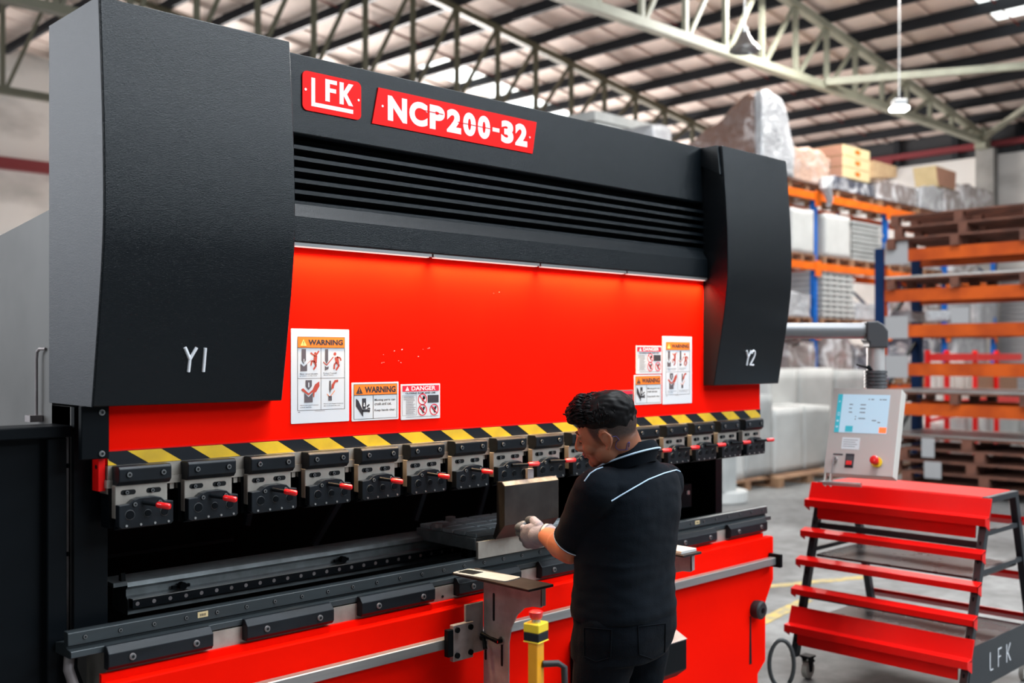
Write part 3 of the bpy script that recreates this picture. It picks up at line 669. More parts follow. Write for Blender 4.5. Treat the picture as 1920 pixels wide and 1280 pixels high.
def danger(x0, x1, z0, z1):
    mb, F = sticker(x0, x1, z0, z1, 'white'); A = (z1 - z0)/(x1 - x0)
    rect(mb, F, 0.035, 0.79, 0.97, 0.955, 'dred', 1); tri(mb, F, 0.155, 0.87, 0.048, A, 'letter', 'dred')
    mb.text('DANGER', 0.26, 0.815, 0.875, 0.935, F(2), 'letter', bold=0.015)
    mb.text('CLOSING RAM AND DIE', 0.11, 0.715, 0.875, 0.765, F(1), 'ink', bold=0.02, res=2)
    frame(mb, F, 0.03, 0.115, 0.385, 0.68, 0.005, 0.006, 'inkg', 1)
    r_ = random.Random(3)
    for i in range(17):
        v = 0.645 - i*0.031; a_ = 0.06 if i < 4 else 0.12; mb_u = r_.uniform(0.30, 0.37)
        rect(mb, F, a_, v, mb_u, v + 0.010, 'inkg', 1)
    for u, v in ((0.54, 0.56), (0.54, 0.255), (0.84, 0.255)):
        strip(mb, F, [(u - 0.05, v + 0.05/A), (u, v), (u + 0.03, v - 0.06/A)] if v < 0.5 else [(u - 0.01, v - 0.02), (u + 0.06, v + 0.05)], 0.045, 'ink', A, 2)
        disc(mb, F, u + 0.035, v + 0.06, 0.026, 'ink', A); strip(mb, F, [(u + 0.035, v + 0.05), (u + 0.01, v - 0.06)], 0.03, 'ink', A)
        ring(mb, F, u, v, 0.115, 0.018, 'dred', A); strip(mb, F, [(u - 0.08, v + 0.08/A), (u + 0.08, v - 0.08/A)], 0.018, 'dred', A, 3)
    rect(mb, F, 0.675, 0.455, 0.96, 0.67, 'ink', 1)
    for i in range(5): rect(mb, F, 0.70, 0.48 + i*0.038, 0.94, 0.488 + i*0.038, 'inkg', 2)
    rect(mb, F, 0.12, 0.065, 0.95, 0.075, 'inkg', 1)
    mb.build('danger_sticker', pb, recalc=False)
tall_warning(1.779, 1.996); tall_warning(3.632, 3.843)
moving_parts(2.006, 2.197, 1.487, 1.612); moving_parts(3.440, 3.624, 1.493, 1.618)
danger(2.207, 2.379, 1.483, 1.603); danger(3.453, 3.626, 1.622, 1.741)
mb, F = sticker(3.27, 3.433, 1.495, 1.557, 'sheetm')
rect(mb, F, 0.46, 0.08, 0.97, 0.72, 'ink', 1); rect(mb, F, 0.46, 0.72, 0.97, 0.93, 'dred', 1); tri(mb, F, 0.53, 0.82, 0.02, 0.4, 'white', 'dred')
for i in range(5): rect(mb, F, 0.50 + 0.06*(i % 2), 0.18 + i*0.1, 0.92 - 0.06*(i % 2), 0.21 + i*0.1, 'inkg', 2)
rect(mb, F, 0.38, 0.55, 0.40, 0.9, 'inkg', 1); mb.build('rating_sticker', pb, recalc=False)
# ---- left end plates
mb = MB(); mb.box(1.128, 1.203, 2.78, 2.80, 1.424, 1.566, 'blk'); o = mb.build('end_bracket', pb, bevel=0.002)
for z in (1.548, 1.438):
    mb = MB(); bolt(mb, (1.182, 2.78, z), 0.008, 0.004, 'chrome'); mb.build('bolt', o, smooth=40)
# side frames
for x0, x1, mt in ((1.143, 1.200, 'side_grey'), (4.36, 4.415, 'blk')):
    mb = MB(); mb.prism([(3.02, 2.6), (3.02, 1.42), (3.10, 1.38), (3.10, 1.0), (2.98, 0.9), (2.98, 0.02), (4.2, 0.02), (4.2, 2.03), (3.43, 2.07), (3.04, 2.11), (3.04, 2.6)] if mt == 'side_grey' else [(3.03, 2.6), (3.03, 0.90), (2.98, 0.85), (2.98, 0.0), (4.2, 0.0), (4.2, 2.0), (3.4, 2.1), (3.3, 2.6)], 'x', x0, x1, mt); mb.build('side_frame', pb)
mb = MB(); mb.box(1.143, 1.235, 2.865, 2.885, 0.90, 1.56, 'blk'); mb.build('front_post', pb)
mb = MB(); mb.box(1.1425, 1.1432, 2.885, 3.10, 0.30, 1.56, 'side_grey'); mb.box(1.1425, 1.2, 2.89, 3.02, 0.02, 1.56, 'side_grey'); mb.box(1.127, 1.1424, 2.900, 2.906, 0.02, 1.48, 'galv'); mb.build('side_frame_edge', pb)
mb = MB(); mb.tube([(1.134, 2.885, 1.44), (1.134, 2.885, 0.0)], 0.001, 'blk', 4); 
mb = MB()
for z in (1.40, 1.16, 0.80): mb.cyl((1.142, 2.91, z), (1.13, 2.91, z), 0.012, 'blk', 12)
mb.build('frame_bolt', pb, smooth=40)
# machine interior
mb = MB(); mb.box(1.20, 4.36, 4.1, 4.15, 0.02, 2.0, 'void'); mb.box(1.20, 4.36, 3.0, 4.1, 0.02, 0.06, 'void'); mb.box(1.20, 4.36, 3.31, 4.1, 1.98, 2.0, 'void')
mb.box(1.2005, 1.23, 3.0, 4.1, 0.06, 1.98, 'void'); mb.build('interior_lining', pb)
mb = MB(); mb.box(1.24, 1.95, 3.72, 3.76, 0.98, 1.36, 'void'); mb.bar(onY(200, 1043, 3.7), onY(437, 1011, 3.7), 0.012, 'oxide2'); mb.build('rear_crossbar', pb)
M['teal'] = mat('dim_steel_strut', (0.06, 0.10, 0.13), 0.4, metal=0.2)
for q in ((645, 925, 588, 1022), (797, 915, 778, 975), (913, 905, 896, 968), (470, 945, 462, 985)):
    mb = MB(); mb.bar(onY(q[0], q[1], 3.7), onY(q[2], q[3], 3.7), 0.022, 'teal'); mb.build('rear_strut', pb)
# right inner column and gauge box
mb = MB(); mb.prism([(3.2, 1.40), (3.3, 1.40), (3.12, 0.99), (3.02, 0.99)], 'x', 3.95, 4.05, 'blk'); mb.box(3.93, 4.12, 3.0, 3.2, 0.98, 1.09, 'blk'); mb.box(4.08, 4.10, 2.995, 3.0, 1.04, 1.06, 'chrome'); mb.build('gauge_carriage', pb, bevel=0.003)
# back gauge beam
X0, X1 = 1.425, 2.80
mb = MB(); mb.prism([(3.16, 0.985), (3.165, 0.998), (3.175, 1.003), (3.27, 1.003), (3.27, 0.90), (3.16, 0.90), (3.16, 0.945), (3.172, 0.955), (3.172, 0.975)], 'x', X0, X1, 'oxide3'); bgm = mb.build('back_gauge_beam', pb, smooth=30)
mb = MB(); mb.box(1.38, X0 - 0.001, 3.16, 3.27, 0.99, 1.003, 'oxide3'); mb.prism([(3.17, 1.0), (3.19, 1.0), (3.19, 1.025), (3.175, 1.028)], 'x', 1.41, 1.424, 'blk'); mb.build('beam_end_bracket', pb)
mb = MB(); mb.box(X0 + 0.005, X1, 3.135, 3.16, 0.922, 0.948, 'oxide'); mb.box(X0 + 0.005, X1, 3.135, 3.16, 0.948, 0.951, 'chrome')
for i in range(26): mb.cyl((X0 + 0.02 + i*0.0535, 3.135, 0.935), (X0 + 0.02 + i*0.0535, 3.134, 0.935), 0.0065, 'galv', 10)
mb.build('linear_rail', pb)
for x in (1.60, 2.22):
    mb = MB(); mb.cyl((x, 3.16, 0.965), (x, 3.14, 0.965), 0.012, 'blk', 14); mb.box(x - 0.03, x + 0.03, 3.155, 3.165, 0.957, 0.967, 'blk'); mb.build('roller', pb, smooth=40)
# back gauge carriage with grooved finger block
mb = MB()
Zc = 1.045
mb.box(2.60, 3.12, 2.86, 3.20, 0.985, 1.030, 'oxide3')
for i in range(4):
    for j in range(5):
        mb.box(2.612 + i*0.127, 2.727 + i*0.127, 2.866 + j*0.067, 2.925 + j*0.067, 1.030, Zc, 'tile')
car = mb.build('gauge_finger_block', pb, bevel=0.002)
mb = MB(); mb.box(2.60, 2.80, 2.88, 2.90, 0.945, 0.985, 'oxide'); mb.box(2.78, 2.83, 2.88, 3.14, 0.90, 0.985, 'blk'); mb.box(2.775, 2.795, 2.87, 2.88, 0.93, 0.955, 'leverred'); mb.cyl((2.66, 2.88, 0.97), (2.66, 2.865, 0.97), 0.012, 'galv', 12)
mb.cyl((2.605, 3.08, 1.045), (2.605, 3.08, 1.06), 0.02, 'galv', 12); mb.cyl((2.75, 3.17, 1.045), (2.75, 3.17, 1.06), 0.02, 'galv', 12); mb.build('gauge_slide', pb)
# ---- lower bed
mb = MB(); mb.box(1.187, 4.36, 2.762, 2.98, 0.30, 0.9075, 'steel'); mb.build('bed_steel_table', pb)
pl = [(1.172, 0.838), (4.365, 0.846), (4.372, 0.842), (4.372, 0.642), (4.305, 0.545), (4.305, 0.27), (4.240, 0.222), (4.240, 0.005), (1.30, 0.005), (1.30, 0.222), (1.235, 0.27), (1.235, 0.545), (1.172, 0.642)]
mb = MB(); mb.prism(pl, 'y', 2.712, 2.750, 'red'); bed = mb.build('bed_front_plate', pb, bevel=0.004, seg=2)
mb = MB(); mb.box(1.168, 4.34, 2.748, 2.762, 0.70, 0.858, 'red'); mb.build('bed_back_plate', pb)
mb = MB(); mb.prism([(4.171, 0.50), (4.180, 0.50), (4.186, 0.28), (4.166, 0.28)], 'y', 2.7105, 2.7122, 'void'); mb.build('recess_slot', bed)
mb = MB(); mb.tube([(4.212, 2.712, 0.528), (4.212, 2.700, 0.528), (4.212, 2.675, 0.528), (4.212, 2.668, 0.528)], [0.040, 0.042, 0.042, 0.034], 'rubber', 28); mb.cyl((4.212, 2.668, 0.528), (4.212, 2.664, 0.528), 0.012, 'blk', 14); mb.build('foot_stop_knob', pb, smooth=40)
# die rail
mb = MB(); mb.prism([(2.795, 0.975), (2.786, 0.972), (2.784, 0.940), (2.796, 0.936), (2.796, 0.931), (2.766, 0.928), (2.764, 0.912), (2.775, 0.908), (2.87, 0.908), (2.87, 0.935), (2.812, 0.945), (2.812, 0.975)], 'x', 1.095, 4.435, 'oxide2')
dr = mb.build('die_rail', pb, bevel=0.0008)
i = 0; x = 1.14
while x < 4.42:
    mb = MB(); bolt(mb, (x, 2.785, 0.957), 0.0065, 0.0015); mb.build('bolt', dr, smooth=40); x += 0.0957
for x in (1.478, 3.866):
    mb = MB(); mb.box(x - 0.016, x + 0.016, 2.7845, 2.7858, 0.950, 0.966, 'cartonl'); 
    for q in range(5): mb.box(x - 0.009 + q*0.004, x - 0.007 + q*0.004, 2.784, 2.7846, 0.954, 0.961, 'ink')
    mb.build('scale_tag', dr)
for i in range(8):
    x0 = 1.180 + 0.410*i
    mb = MB(); mb.prism([(2.762, 0.930), (2.748, 0.930), (2.732, 0.912), (2.732, 0.878), (2.740, 0.868), (2.762, 0.868)], 'x', x0, x0 + 0.303, 'oxide'); cb = mb.build('die_clamp', pb, bevel=0.002, seg=2)
    for x in (x0 + 0.065, x0 + 0.250):
        mb = MB(); bolt(mb, (x, 2.732, 0.895), 0.009, 0.004, 'galv'); mb.build('bolt', cb, smooth=40)
mb = MB()
for x in (1.43, 2.36, 4.21): mb.cyl((x, 2.762, 0.872), (x, 2.761, 0.872), 0.005, 'void', 10)
mb.build('drilled_hole', pb)
# guide rail for the supports
mb = MB(); mb.box(1.16, 4.325, 2.668, 2.700, 0.722, 0.757, 'alu'); mb.box(1.16, 4.325, 2.70, 2.712, 0.73, 0.75, 'galv'); gr = mb.build('support_guide_rail', pb, bevel=0.003)
mb = MB(); mb.box(4.325, 4.345, 2.645, 2.712, 0.710, 0.772, 'blk'); mb.build('rail_end_cap', gr, bevel=0.003)
# black control box on the bed behind the operator's legs
mb = MB(); mb.prism([(2.712, 0.62), (2.68, 0.62), (2.55, 0.56), (2.55, 0.44), (2.60, 0.40), (2.712, 0.40)], 'x', 2.95, 3.47, 'blk'); bb = mb.build('pedal_guard', pb, bevel=0.004)
mb = MB(); mb.prism([(2.681, 0.622), (2.549, 0.561), (2.55, 0.5585), (2.682, 0.6195)], 'x', 2.95, 3.47, 'galv'); mb.build('tread_plate', bb)
# cable sweep under the left end of the rail
mb = MB(); mb.tube([(1.128, 2.86, 0.90), (1.122, 2.85, 0.86), (1.135, 2.83, 0.80), (1.17, 2.82, 0.72), (1.19, 2.84, 0.6)], 0.014, 'galv', 10); mb.tube([(1.145, 2.86, 0.90), (1.14, 2.85, 0.86), (1.155, 2.83, 0.80), (1.185, 2.83, 0.72)], 0.006, 'blk', 8)
mb.build('cable_duct', pb, smooth=40)
# ---- left: guard cabinet, conduit
t = thing('side_guard', 'black side guard panel with flat top rail at the left end of the press brake', 'guard', (0.5, 2.9, 0))
mb = MB(); mb.box(0.0, 1.138, 2.862, 2.99, 1.480, 1.511, 'blk'); mb.build('top_rail', t, bevel=0.003)
mb = MB(); mb.box(0.0, 1.075, 2.905, 2.92, 0.03, 1.479, 'blk'); mb.build('panel', t)
mb = MB(); mb.box(1.076, 1.128, 2.875, 2.925, 0.0, 1.479, 'blk'); mb.build('stile', t, bevel=0.003)
t = thing('conduit', 'thin bent grey conduit rising beside the black left end cover', 'pipe', (1.125, 3.09, 1.511))
mb = MB(); mb.tube([(1.13, 3.10, 1.52), (1.13, 3.10, 1.69), (1.13, 3.095, 1.71), (1.131, 3.08, 1.718), (1.14, 3.06, 1.718)], 0.0045, 'galv', 8); mb.build('pipe', t, smooth=40)
mb = MB(); mb.box(1.105, 1.14, 3.08, 3.12, 1.5115, 1.53, 'galv'); mb.build('foot', t)
# ================================================================ LOOSE THINGS AROUND THE MACHINE
def support_arm(label):
    t = thing('sheet_support_arm', label, 'support arm', (0, 0, 0), 'sheet support arms on the guide rail')
    X = 2.46
    o = [(2.657, 0.951), (2.378, 0.951), (2.376, 0.888), (2.385, 0.882), (2.42, 0.880), (2.46, 0.868), (2.495, 0.838), (2.522, 0.79), (2.533, 0.74), (2.536, 0.40), (2.657, 0.40)]
    mb = MB(); mb.prism(o, 'x', X - 0.006, X, 'galv'); ap = mb.build('arm_plate', t, bevel=0.001)
    for y, z0, z1 in ((2.605, 0.80, 0.895), (2.645, 0.66, 0.74), (2.565, 0.655, 0.745)):
        mb = MB(); mb.prism(rounded(y - 0.005, y + 0.005, z0, z1, 0.0049), 'x', X - 0.0068, X - 0.0055, 'void'); mb.build('slot', ap)
    mb = MB(); mb.box(X - 0.006, X + 0.012, 2.378, 2.384, 0.888, 0.951, 'galv'); mb.build('front_flange', t)
    mb = MB(); mb.box(2.368, 2.482, 2.352, 2.722, 0.9512, 0.9600, 'darkplate'); mb.build('top_plate', t, bevel=0.0015)
    mb = MB(); mb.box(2.37, X - 0.007, 2.655, 2.664, 0.69, 0.86, 'galv'); mb.box(2.31, 2.40, 2.648, 2.667, 0.680, 0.802, 'galv'); mb.box(2.285, 2.309, 2.645, 2.667, 0.70, 0.79, 'blk'); cb = mb.build('rail_carriage', t, bevel=0.002)
    for x in (2.325, 2.385):
        for z in (0.70, 0.785):
            mb = MB(); mb.cyl((x, 2.648, z), (x, 2.641, z), 0.0095, 'blk', 14); mb.build('bolt', cb, smooth=40)
    for y, z, dy in ((2.565, 0.742, 0.07), (2.645, 0.738, -0.03)):
        mb = MB(); mb.tube([(X - 0.006, y, z), (X - 0.010, y, z)], 0.013, 'chrome', 16); mb.tube([(X - 0.01, y, z), (X - 0.028, y, z)], 0.008, 'blk', 12); mb.tube([(X - 0.026, y, z), (X - 0.030, y + dy*0.5, z + 0.006), (X - 0.036, y + dy, z + 0.016 if dy > 0 else z - 0.03)], [0.008, 0.0065, 0.0075], 'blk', 12); hv = mb.build('clamp_lever', t, smooth=40)
        mb = MB(); mb.tube([(X - 0.028, y, z), (X - 0.0295, y, z)], 0.0045, 'leverred', 10); mb.build('lever_cap', hv)
    return t
s1 = support_arm('grey plated support arm left of the operator, its lower half full of slots')
s2 = copy_tree(s1); s2.location = (0.812, 0, 0); s2['label'] = 'dark-topped support arm to the right of the operator, carrying a small white bracket'
# flat pale gauge lying on the left arm
def rot_quad(cx, cy, L, W, ang, r, z0, z1, mt, mb, du0=-1, du1=1, dv0=-1, dv1=1):
    c, s_ = math.cos(ang), math.sin(ang); pts = []
    for x, y in rounded(du0*L/2, du1*L/2, dv0*W/2, dv1*W/2, r, 4): pts.append((cx + x*c - y*s_, cy + x*s_ + y*c))
    mb.prism(pts, 'z', z0, z1, mt)
M['palegauge'] = mat('pale_grey_gauge', (0.25, 0.275, 0.29), 0.5, noise_amt=0.12, nscale=30)
mb = MB(); rot_quad(2.415, 2.60, 0.23, 0.088, math.radians(98), 0.012, 0.9602, 0.9635, 'palegauge', mb)
g = thing('flat_gauge', 'flat pale grey plate with a dark window lying on the left support arm', 'gauge', (2.415, 2.60, 0.9602))
mb.build('body', g)
mb = MB(); rot_quad(2.415, 2.60, 0.23, 0.088, math.radians(98), 0.004, 0.9634, 0.9640, 'oxide', mb, 0.30, 0.92, -0.62, 0.62); mb.build('window', g)
# white bracket on the right arm
g = thing('angle_bracket', 'small white metal bracket standing on the right support arm', 'bracket', (3.24, 2.50, 0.96))
M['whitemetal'] = mat('white_metal', (0.6, 0.6, 0.58), 0.4, metal=0.2)
mb = MB(); mb.box(3.19, 3.285, 2.37, 2.68, 0.9602, 0.972, 'whitemetal'); mb.build('base_bar', g, bevel=0.001)
mb = MB(); mb.box(3.235, 3.262, 2.47, 2.53, 0.972, 1.012, 'whitemetal'); mb.box(3.235, 3.262, 2.485, 2.505, 1.012, 1.045, 'whitemetal'); u = mb.build('upright_tab', g, bevel=0.001)
mb = MB(); mb.cyl((3.234, 2.495, 1.03), (3.2335, 2.495, 1.03), 0.005, 'void', 10); mb.cyl((3.234, 2.50, 0.99), (3.2335, 2.50, 0.99), 0.005, 'void', 10); mb.build('hole', u)
# the punch tool in the operator's hands
tl = thing('bending_tool', 'heavy dark steel bending tool held up by the gloved operator under the clamps', 'tool', (2.735, 2.71, 1.04))
tp = [(2.700, 1.234), (2.714, 1.250), (2.745, 1.250), (2.745, 1.09), (2.765, 1.04), (2.752, 1.036), (2.700, 1.097)]
mb = MB(); mb.prism([(2.700, 1.2355), (2.714, 1.2490), (2.742, 1.2490), (2.742, 1.10), (2.762, 1.046), (2.750, 1.040), (2.700, 1.096)], 'x', 2.596, 2.876, 'darkplate'); mb.build('body', tl, bevel=0.0015, seg=2)
M['brightedge'] = mat('ground_bright_edge', (0.34, 0.33, 0.32), 0.3, metal=0.7, noise_amt=0.4, nscale=25)
mb = MB(); mb.add([(2.598, 2.6995, 1.2365), (2.874, 2.6995, 1.2365), (2.874, 2.7135, 1.2495), (2.598, 2.7135, 1.2495)], [(0, 1, 2, 3)], 'brightedge'); mb.build('ground_edge', tl, recalc=False)
mb = MB(); mb.box(2.735, 2.765, 2.722, 2.738, 1.249, 1.285, 'galv'); mb.build('tang', tl)
# steel die piece standing on the rail
mb = MB(); mb.box(2.535, 3.05, 2.772, 2.784, 0.9752, 1.036, 'steel'); mb.build
tag(mb.build('die_block', bevel=0.001), 'bare steel strip standing on the die rail behind the operator\'s hand', 'die')
# emergency stop pedestal
p = onD(1005, 1200, 2.72)
es = thing('emergency_stop_post', 'yellow pedestal with a black-banded box and red mushroom button by the bed', 'emergency stop', (p.x, p.y, 0))
ex, ey = p.x, p.y
rot = Matrix.Rotation(math.radians(12), 3, 'Z')
def lb(x0, x1, y0, y1, z0, z1, mt, mb=None):
    mb = mb or MB(); k = len(mb.v); mb.box(x0, x1, y0, y1, z0, z1, mt)
    for i in range(k, len(mb.v)): mb.v[i] = rot @ mb.v[i] + Vector((ex, ey, 0))
    return mb
zt = 1.0
mb = lb(-0.0175, 0.0175, -0.014, 0.014, 0.03, 0.965, 'postyel'); mb.build('post', es, bevel=0.002)
mb = lb(-0.026, 0.026, -0.024, 0.024, 0.964, 0.968, 'bxyel'); lb(-0.025, 0.025, -0.023, 0.023, 0.968, 0.990, 'tapeblk', mb); bx = mb.build('box_base', es, bevel=0.002)
mb = lb(-0.025, 0.025, -0.023, 0.023, 0.990, 1.013, 'bxyel'); mb.build('box_lid', es, bevel=0.002)
mb = MB(); mb.tube([(ex, ey, 1.013), (ex, ey, 1.024)], 0.012, 'chrome', 16); mb.build('button_collar', es, smooth=40)
mb = MB(); mb.tube([(ex, ey, 1.022), (ex, ey, 1.028), (ex, ey, 1.040), (ex, ey, 1.043)], [0.014, 0.017, 0.0185, 0.013], 'estop', 20); mb.build('button', es, smooth=50)
mb = MB(); mb.tube([(ex + 0.012, ey - 0.012, 0.905), (ex + 0.045, ey - 0.035, 0.905), (ex + 0.058, ey - 0.045, 0.895), (ex + 0.060, ey - 0.047, 0.80), (ex + 0.012, ey - 0.012, 0.79)], 0.009, 'rubber', 10); mb.build('carry_handle', es, smooth=50)
mb = MB(); mb.prism([(ex - 0.2, ey - 0.2), (ex + 0.15, ey - 0.2), (ex + 0.15, ey + 0.2), (ex - 0.2, ey + 0.2)], 'z', 0.0, 0.04, 'postyel'); mb.build('foot_pedal_base', es, bevel=0.008)
# hose loop
mb = MB(); c = Vector((4.72, 2.88, 0.135)); A_ = Vector((0.716, -0.698, 0)); pts = []
for i in range(26):
    a_ = math.radians(-60 + 330*i/25); pts.append(c + A_*0.062*math.cos(a_) + Vector((0, 0, 0.120))*math.sin(a_) + Vector((0.3, 0.3, 0))*0.02*i/25)
pts = [c + A_*0.02 + Vector((-0.05, -0.12, -0.122))] + pts + [Vector((4.5, 3.2, 0.02)), Vector((4.44, 3.4, 0.02))]
mb.tube(pts, 0.011, 'hose', 10); tag(mb.build('hose', smooth=50), 'dark grey hose standing in a loop on the floor beyond the red bed', 'hose')
# ---------------------------------------------------------------- tool cart
ct = thing('tool_cart', 'red and black rolling tool cart with slanted rails and white cut-out letters', 'cart', (5.38, 2.49, 0))
Yn, Yf = 2.035, 2.955            # near and far ends
ZB, ZT = 0.12, 0.985
def fx(z): return 4.94 + (z - ZB)/(ZT - ZB)*0.277
def bx_(z): return 5.83 - (z - ZB)/(ZT - ZB)*0.277
for y in (Yn + 0.02, Yf - 0.02):
    for f_, nm in ((fx, 'front_post'), (bx_, 'rear_post')):
        mb = MB(); mb.prism([(f_(ZB) - 0.02, ZB), (f_(ZB) + 0.02, ZB), (f_(ZT) + 0.02, ZT), (f_(ZT) - 0.02, ZT)], 'y', y - 0.018, y + 0.018, 'cartblk'); po = mb.build(nm, ct, bevel=0.002)
        if nm == 'front_post':
            mb = MB()
            for i in range(9):
                z = 0.2 + i*0.085; mb.prism([(fx(z) - 0.0205, z), (fx(z) - 0.0205, z)], 'y', y - 0.004, y + 0.004, 'void') if False else mb.box(fx(z) - 0.0215, fx(z) - 0.012, y - 0.004, y + 0.004, z - 0.014, z + 0.014, 'void')
            mb.build('slot', po)
for y in (Yn + 0.02, Yf - 0.02):
    mb = MB(); mb.box(fx(ZT) - 0.02, bx_(ZT) + 0.02, y - 0.018, y + 0.018, ZT, ZT + 0.03, 'cartblk'); mb.build('top_side_rail', ct, bevel=0.003)
    for z in (0.84, 0.66):
        mb = MB(); mb.bar((fx(z) + 0.02, y, z), (bx_(z) - 0.02, y, z), 0.022, 'cartblk'); mb.build('side_rail', ct)
mb = MB(); mb.prism([(fx(0.13), 0.12), (bx_(0.13), 0.12), (bx_(0.31), 0.33), (fx(0.31), 0.33)], 'y', Yn - 0.001, Yn + 0.003, 'cartblk'); sp = mb.build('side_panel', ct)
mb = MB(); f = lambda u, v: Vector((u, Yn - 0.0025, v))
cw = 'letter'
def rr_(a0, b0, a1, b1): mb.poly([(a0, b0), (a1, b0), (a1, b1), (a0, b1)], f, cw)
rr_(5.195, 0.18, 5.203, 0.27); rr_(5.195, 0.18, 5.235, 0.186)
rr_(5.295, 0.18, 5.303, 0.27); rr_(5.303, 0.263, 5.34, 0.27); rr_(5.303, 0.225, 5.33, 0.231)
rr_(5.40, 0.18, 5.408, 0.27); mb.poly([(5.408, 0.222), (5.445, 0.27), (5.455, 0.27), (5.414, 0.218)], f, cw); mb.poly([(5.414, 0.226), (5.42, 0.23), (5.458, 0.18), (5.448, 0.18)], f, cw)
mb.build('cut_out_letters', sp, recalc=False)
mb = MB(); mb.prism([(fx(ZT) - 0.015, ZT + 0.012), (bx_(ZT) + 0.015, ZT + 0.012), (bx_(ZT) + 0.015, ZT + 0.03), (fx(ZT) - 0.015, ZT + 0.03)], 'y', Yn + 0.04, Yf - 0.04, 'redg'); mb.build('top_shelf', ct, bevel=0.003)
# slanted red rails on the front
def cart_rail(z, big=0, y0=Yn - 0.012, y1=Yf + 0.03):
    x = fx(z)
    mb = MB()
    if big == 1:
        q = [(x + 0.02, z + 0.095), (x - 0.028, z + 0.025), (x - 0.062, z + 0.020), (x - 0.062, z - 0.018), (x - 0.054, z - 0.018), (x - 0.054, z + 0.012), (x - 0.026, z + 0.010), (x - 0.018, z - 0.05), (x - 0.01, z - 0.05), (x - 0.012, z + 0.02), (x + 0.026, z + 0.09)]
        q = [(x + 0.0, z + 0.105), (x - 0.03, z + 0.022), (x - 0.075, z + 0.018), (x - 0.075, z - 0.02), (x - 0.068, z - 0.02), (x - 0.068, z + 0.008), (x - 0.026, z + 0.008), (x + 0.010, z + 0.105)]
        mb.prism(q, 'y', y0, y1, 'redg')
        mb.prism([(x - 0.038, z - 0.002), (x - 0.028, z - 0.002), (x - 0.035, z - 0.085), (x - 0.045, z - 0.085)], 'y', y0 + 0.06, y1 - 0.06, 'redg')
    else:
        q = [(x - 0.018, z + 0.022), (x - 0.068, z + 0.008), (x - 0.068, z - 0.022), (x - 0.061, z - 0.022), (x - 0.061, z), (x - 0.018, z + 0.012)]
        mb.prism(q, 'y', y0, y1, 'redg')
    # end gussets
    for y in (y0, y1 - 0.004): mb.prism([(x - 0.02, z + 0.02), (x - 0.068, z + 0.006), (x - 0.068, z - 0.022), (x - 0.022, z - 0.048)], 'y', y, y + 0.004, 'redg')
    return mb.build('tool_rail', ct, bevel=0.001)
for z, b_ in ((0.905, 1), (0.752, 0), (0.605, 0), (0.455, 0), (0.265, 1)): cart_rail(z, b_)
for z in (0.80, 0.44, 0.30):
    mb = MB(); mb.box(fx(z) + 0.0, fx(z) + 0.02, Yn + 0.04, Yf - 0.04, z - 0.03, z + 0.0, 'cartblk'); mb.build('cross_rail', ct)
for z in (0.635, 0.30):
    mb = MB(); mb.box(fx(z) + 0.02, bx_(z) - 0.02, Yn + 0.04, Yf - 0.04, z - 0.012, z, 'shelfd'); mb.build('shelf', ct)
for z in (0.86, 0.56, 0.33):
    mb = MB(); x = bx_(z); mb.prism([(x + 0.018, z + 0.02), (x + 0.07, z + 0.01), (x + 0.07, z - 0.03), (x + 0.06, z - 0.03), (x + 0.018, z)], 'y', Yn - 0.01, Yf + 0.02, 'redg'); mb.build('rear_tool_rail', ct)
for x, y in ((5.0, Yf - 0.06), (5.0, Yn + 0.05), (5.78, Yn + 0.05), (5.78, Yf - 0.06)):
    mb = MB(); mb.box(x - 0.03, x + 0.03, y - 0.03, y + 0.03, 0.112, 0.122, 'blk'); mb.prism([(x - 0.028, 0.112), (x + 0.028, 0.112), (x + 0.012, 0.035), (x - 0.004, 0.035)], 'y', y - 0.021, y - 0.016, 'blk'); mb.prism([(x - 0.028, 0.112), (x + 0.028, 0.112), (x + 0.012, 0.035), (x - 0.004, 0.035)], 'y', y + 0.016, y + 0.021, 'blk')
    mb.cyl((x + 0.035, y, 0.09), (x + 0.06, y, 0.08), 0.008, 'blk', 8)
    c = mb.build('castor', ct)
    mb = MB(); mb.tube([(x, y - 0.014, 0.046), (x, y - 0.013, 0.046), (x, y + 0.013, 0.046), (x, y + 0.014, 0.046)], [0.038, 0.046, 0.046, 0.038], 'wheel', 24); mb.tube([(x, y - 0.0145, 0.046), (x, y - 0.016, 0.046)], 0.016, 'chrome', 12); mb.build('wheel', c, smooth=40)
# ---------------------------------------------------------------- control pendant
pd = thing('control_pendant', 'grey control pendant with touch screen hanging from a tubular arm', 'control panel', (4.87, 2.52, 1.09))
ar = MB(); e0 = onD(1640, 620, 5.25); s0 = Vector((4.46, 2.93, e0.z))
s0 = onD(1470, 621, 5.25); s0.z = e0.z
bk = Vector((4.42, 3.0, e0.z))
ar.tube([bk, s0, e0 - (e0 - s0).normalized()*0.03], 0.040, 'tubegrey', 20); ar.build('arm_tube', pd, smooth=40)
u = (e0 - s0).normalized(); el = MB()
prf = [(-0.055, 0.046), (0.0, 0.048), (0.030, 0.030), (0.052, 0.000), (0.052, -0.085), (-0.042, -0.085), (-0.042, -0.058), (-0.055, -0.050)]
nrm = Vector((-u.y, u.x, 0)); k = [e0 + u*a + Vector((0, 0, b)) for a, b in prf]
el.add([v - nrm*0.05 for v in k] + [v + nrm*0.05 for v in k], [tuple(range(8)), tuple(range(15, 7, -1))] + [(i, 8 + i, 8 + (i + 1) % 8, (i + 1) % 8) for i in range(8)], 'elbow'); el.build('elbow', pd, bevel=0.008, seg=2)
vt = e0 + u*0.005
zb_ = 1.7 - (696 - 666)*5.25/F_
mb = MB(); mb.tube([(vt.x, vt.y, e0.z - 0.08), (vt.x, vt.y, zb_ - 0.02)], 0.043, 'tubelight', 22); mb.build('drop_tube', pd, smooth=40)
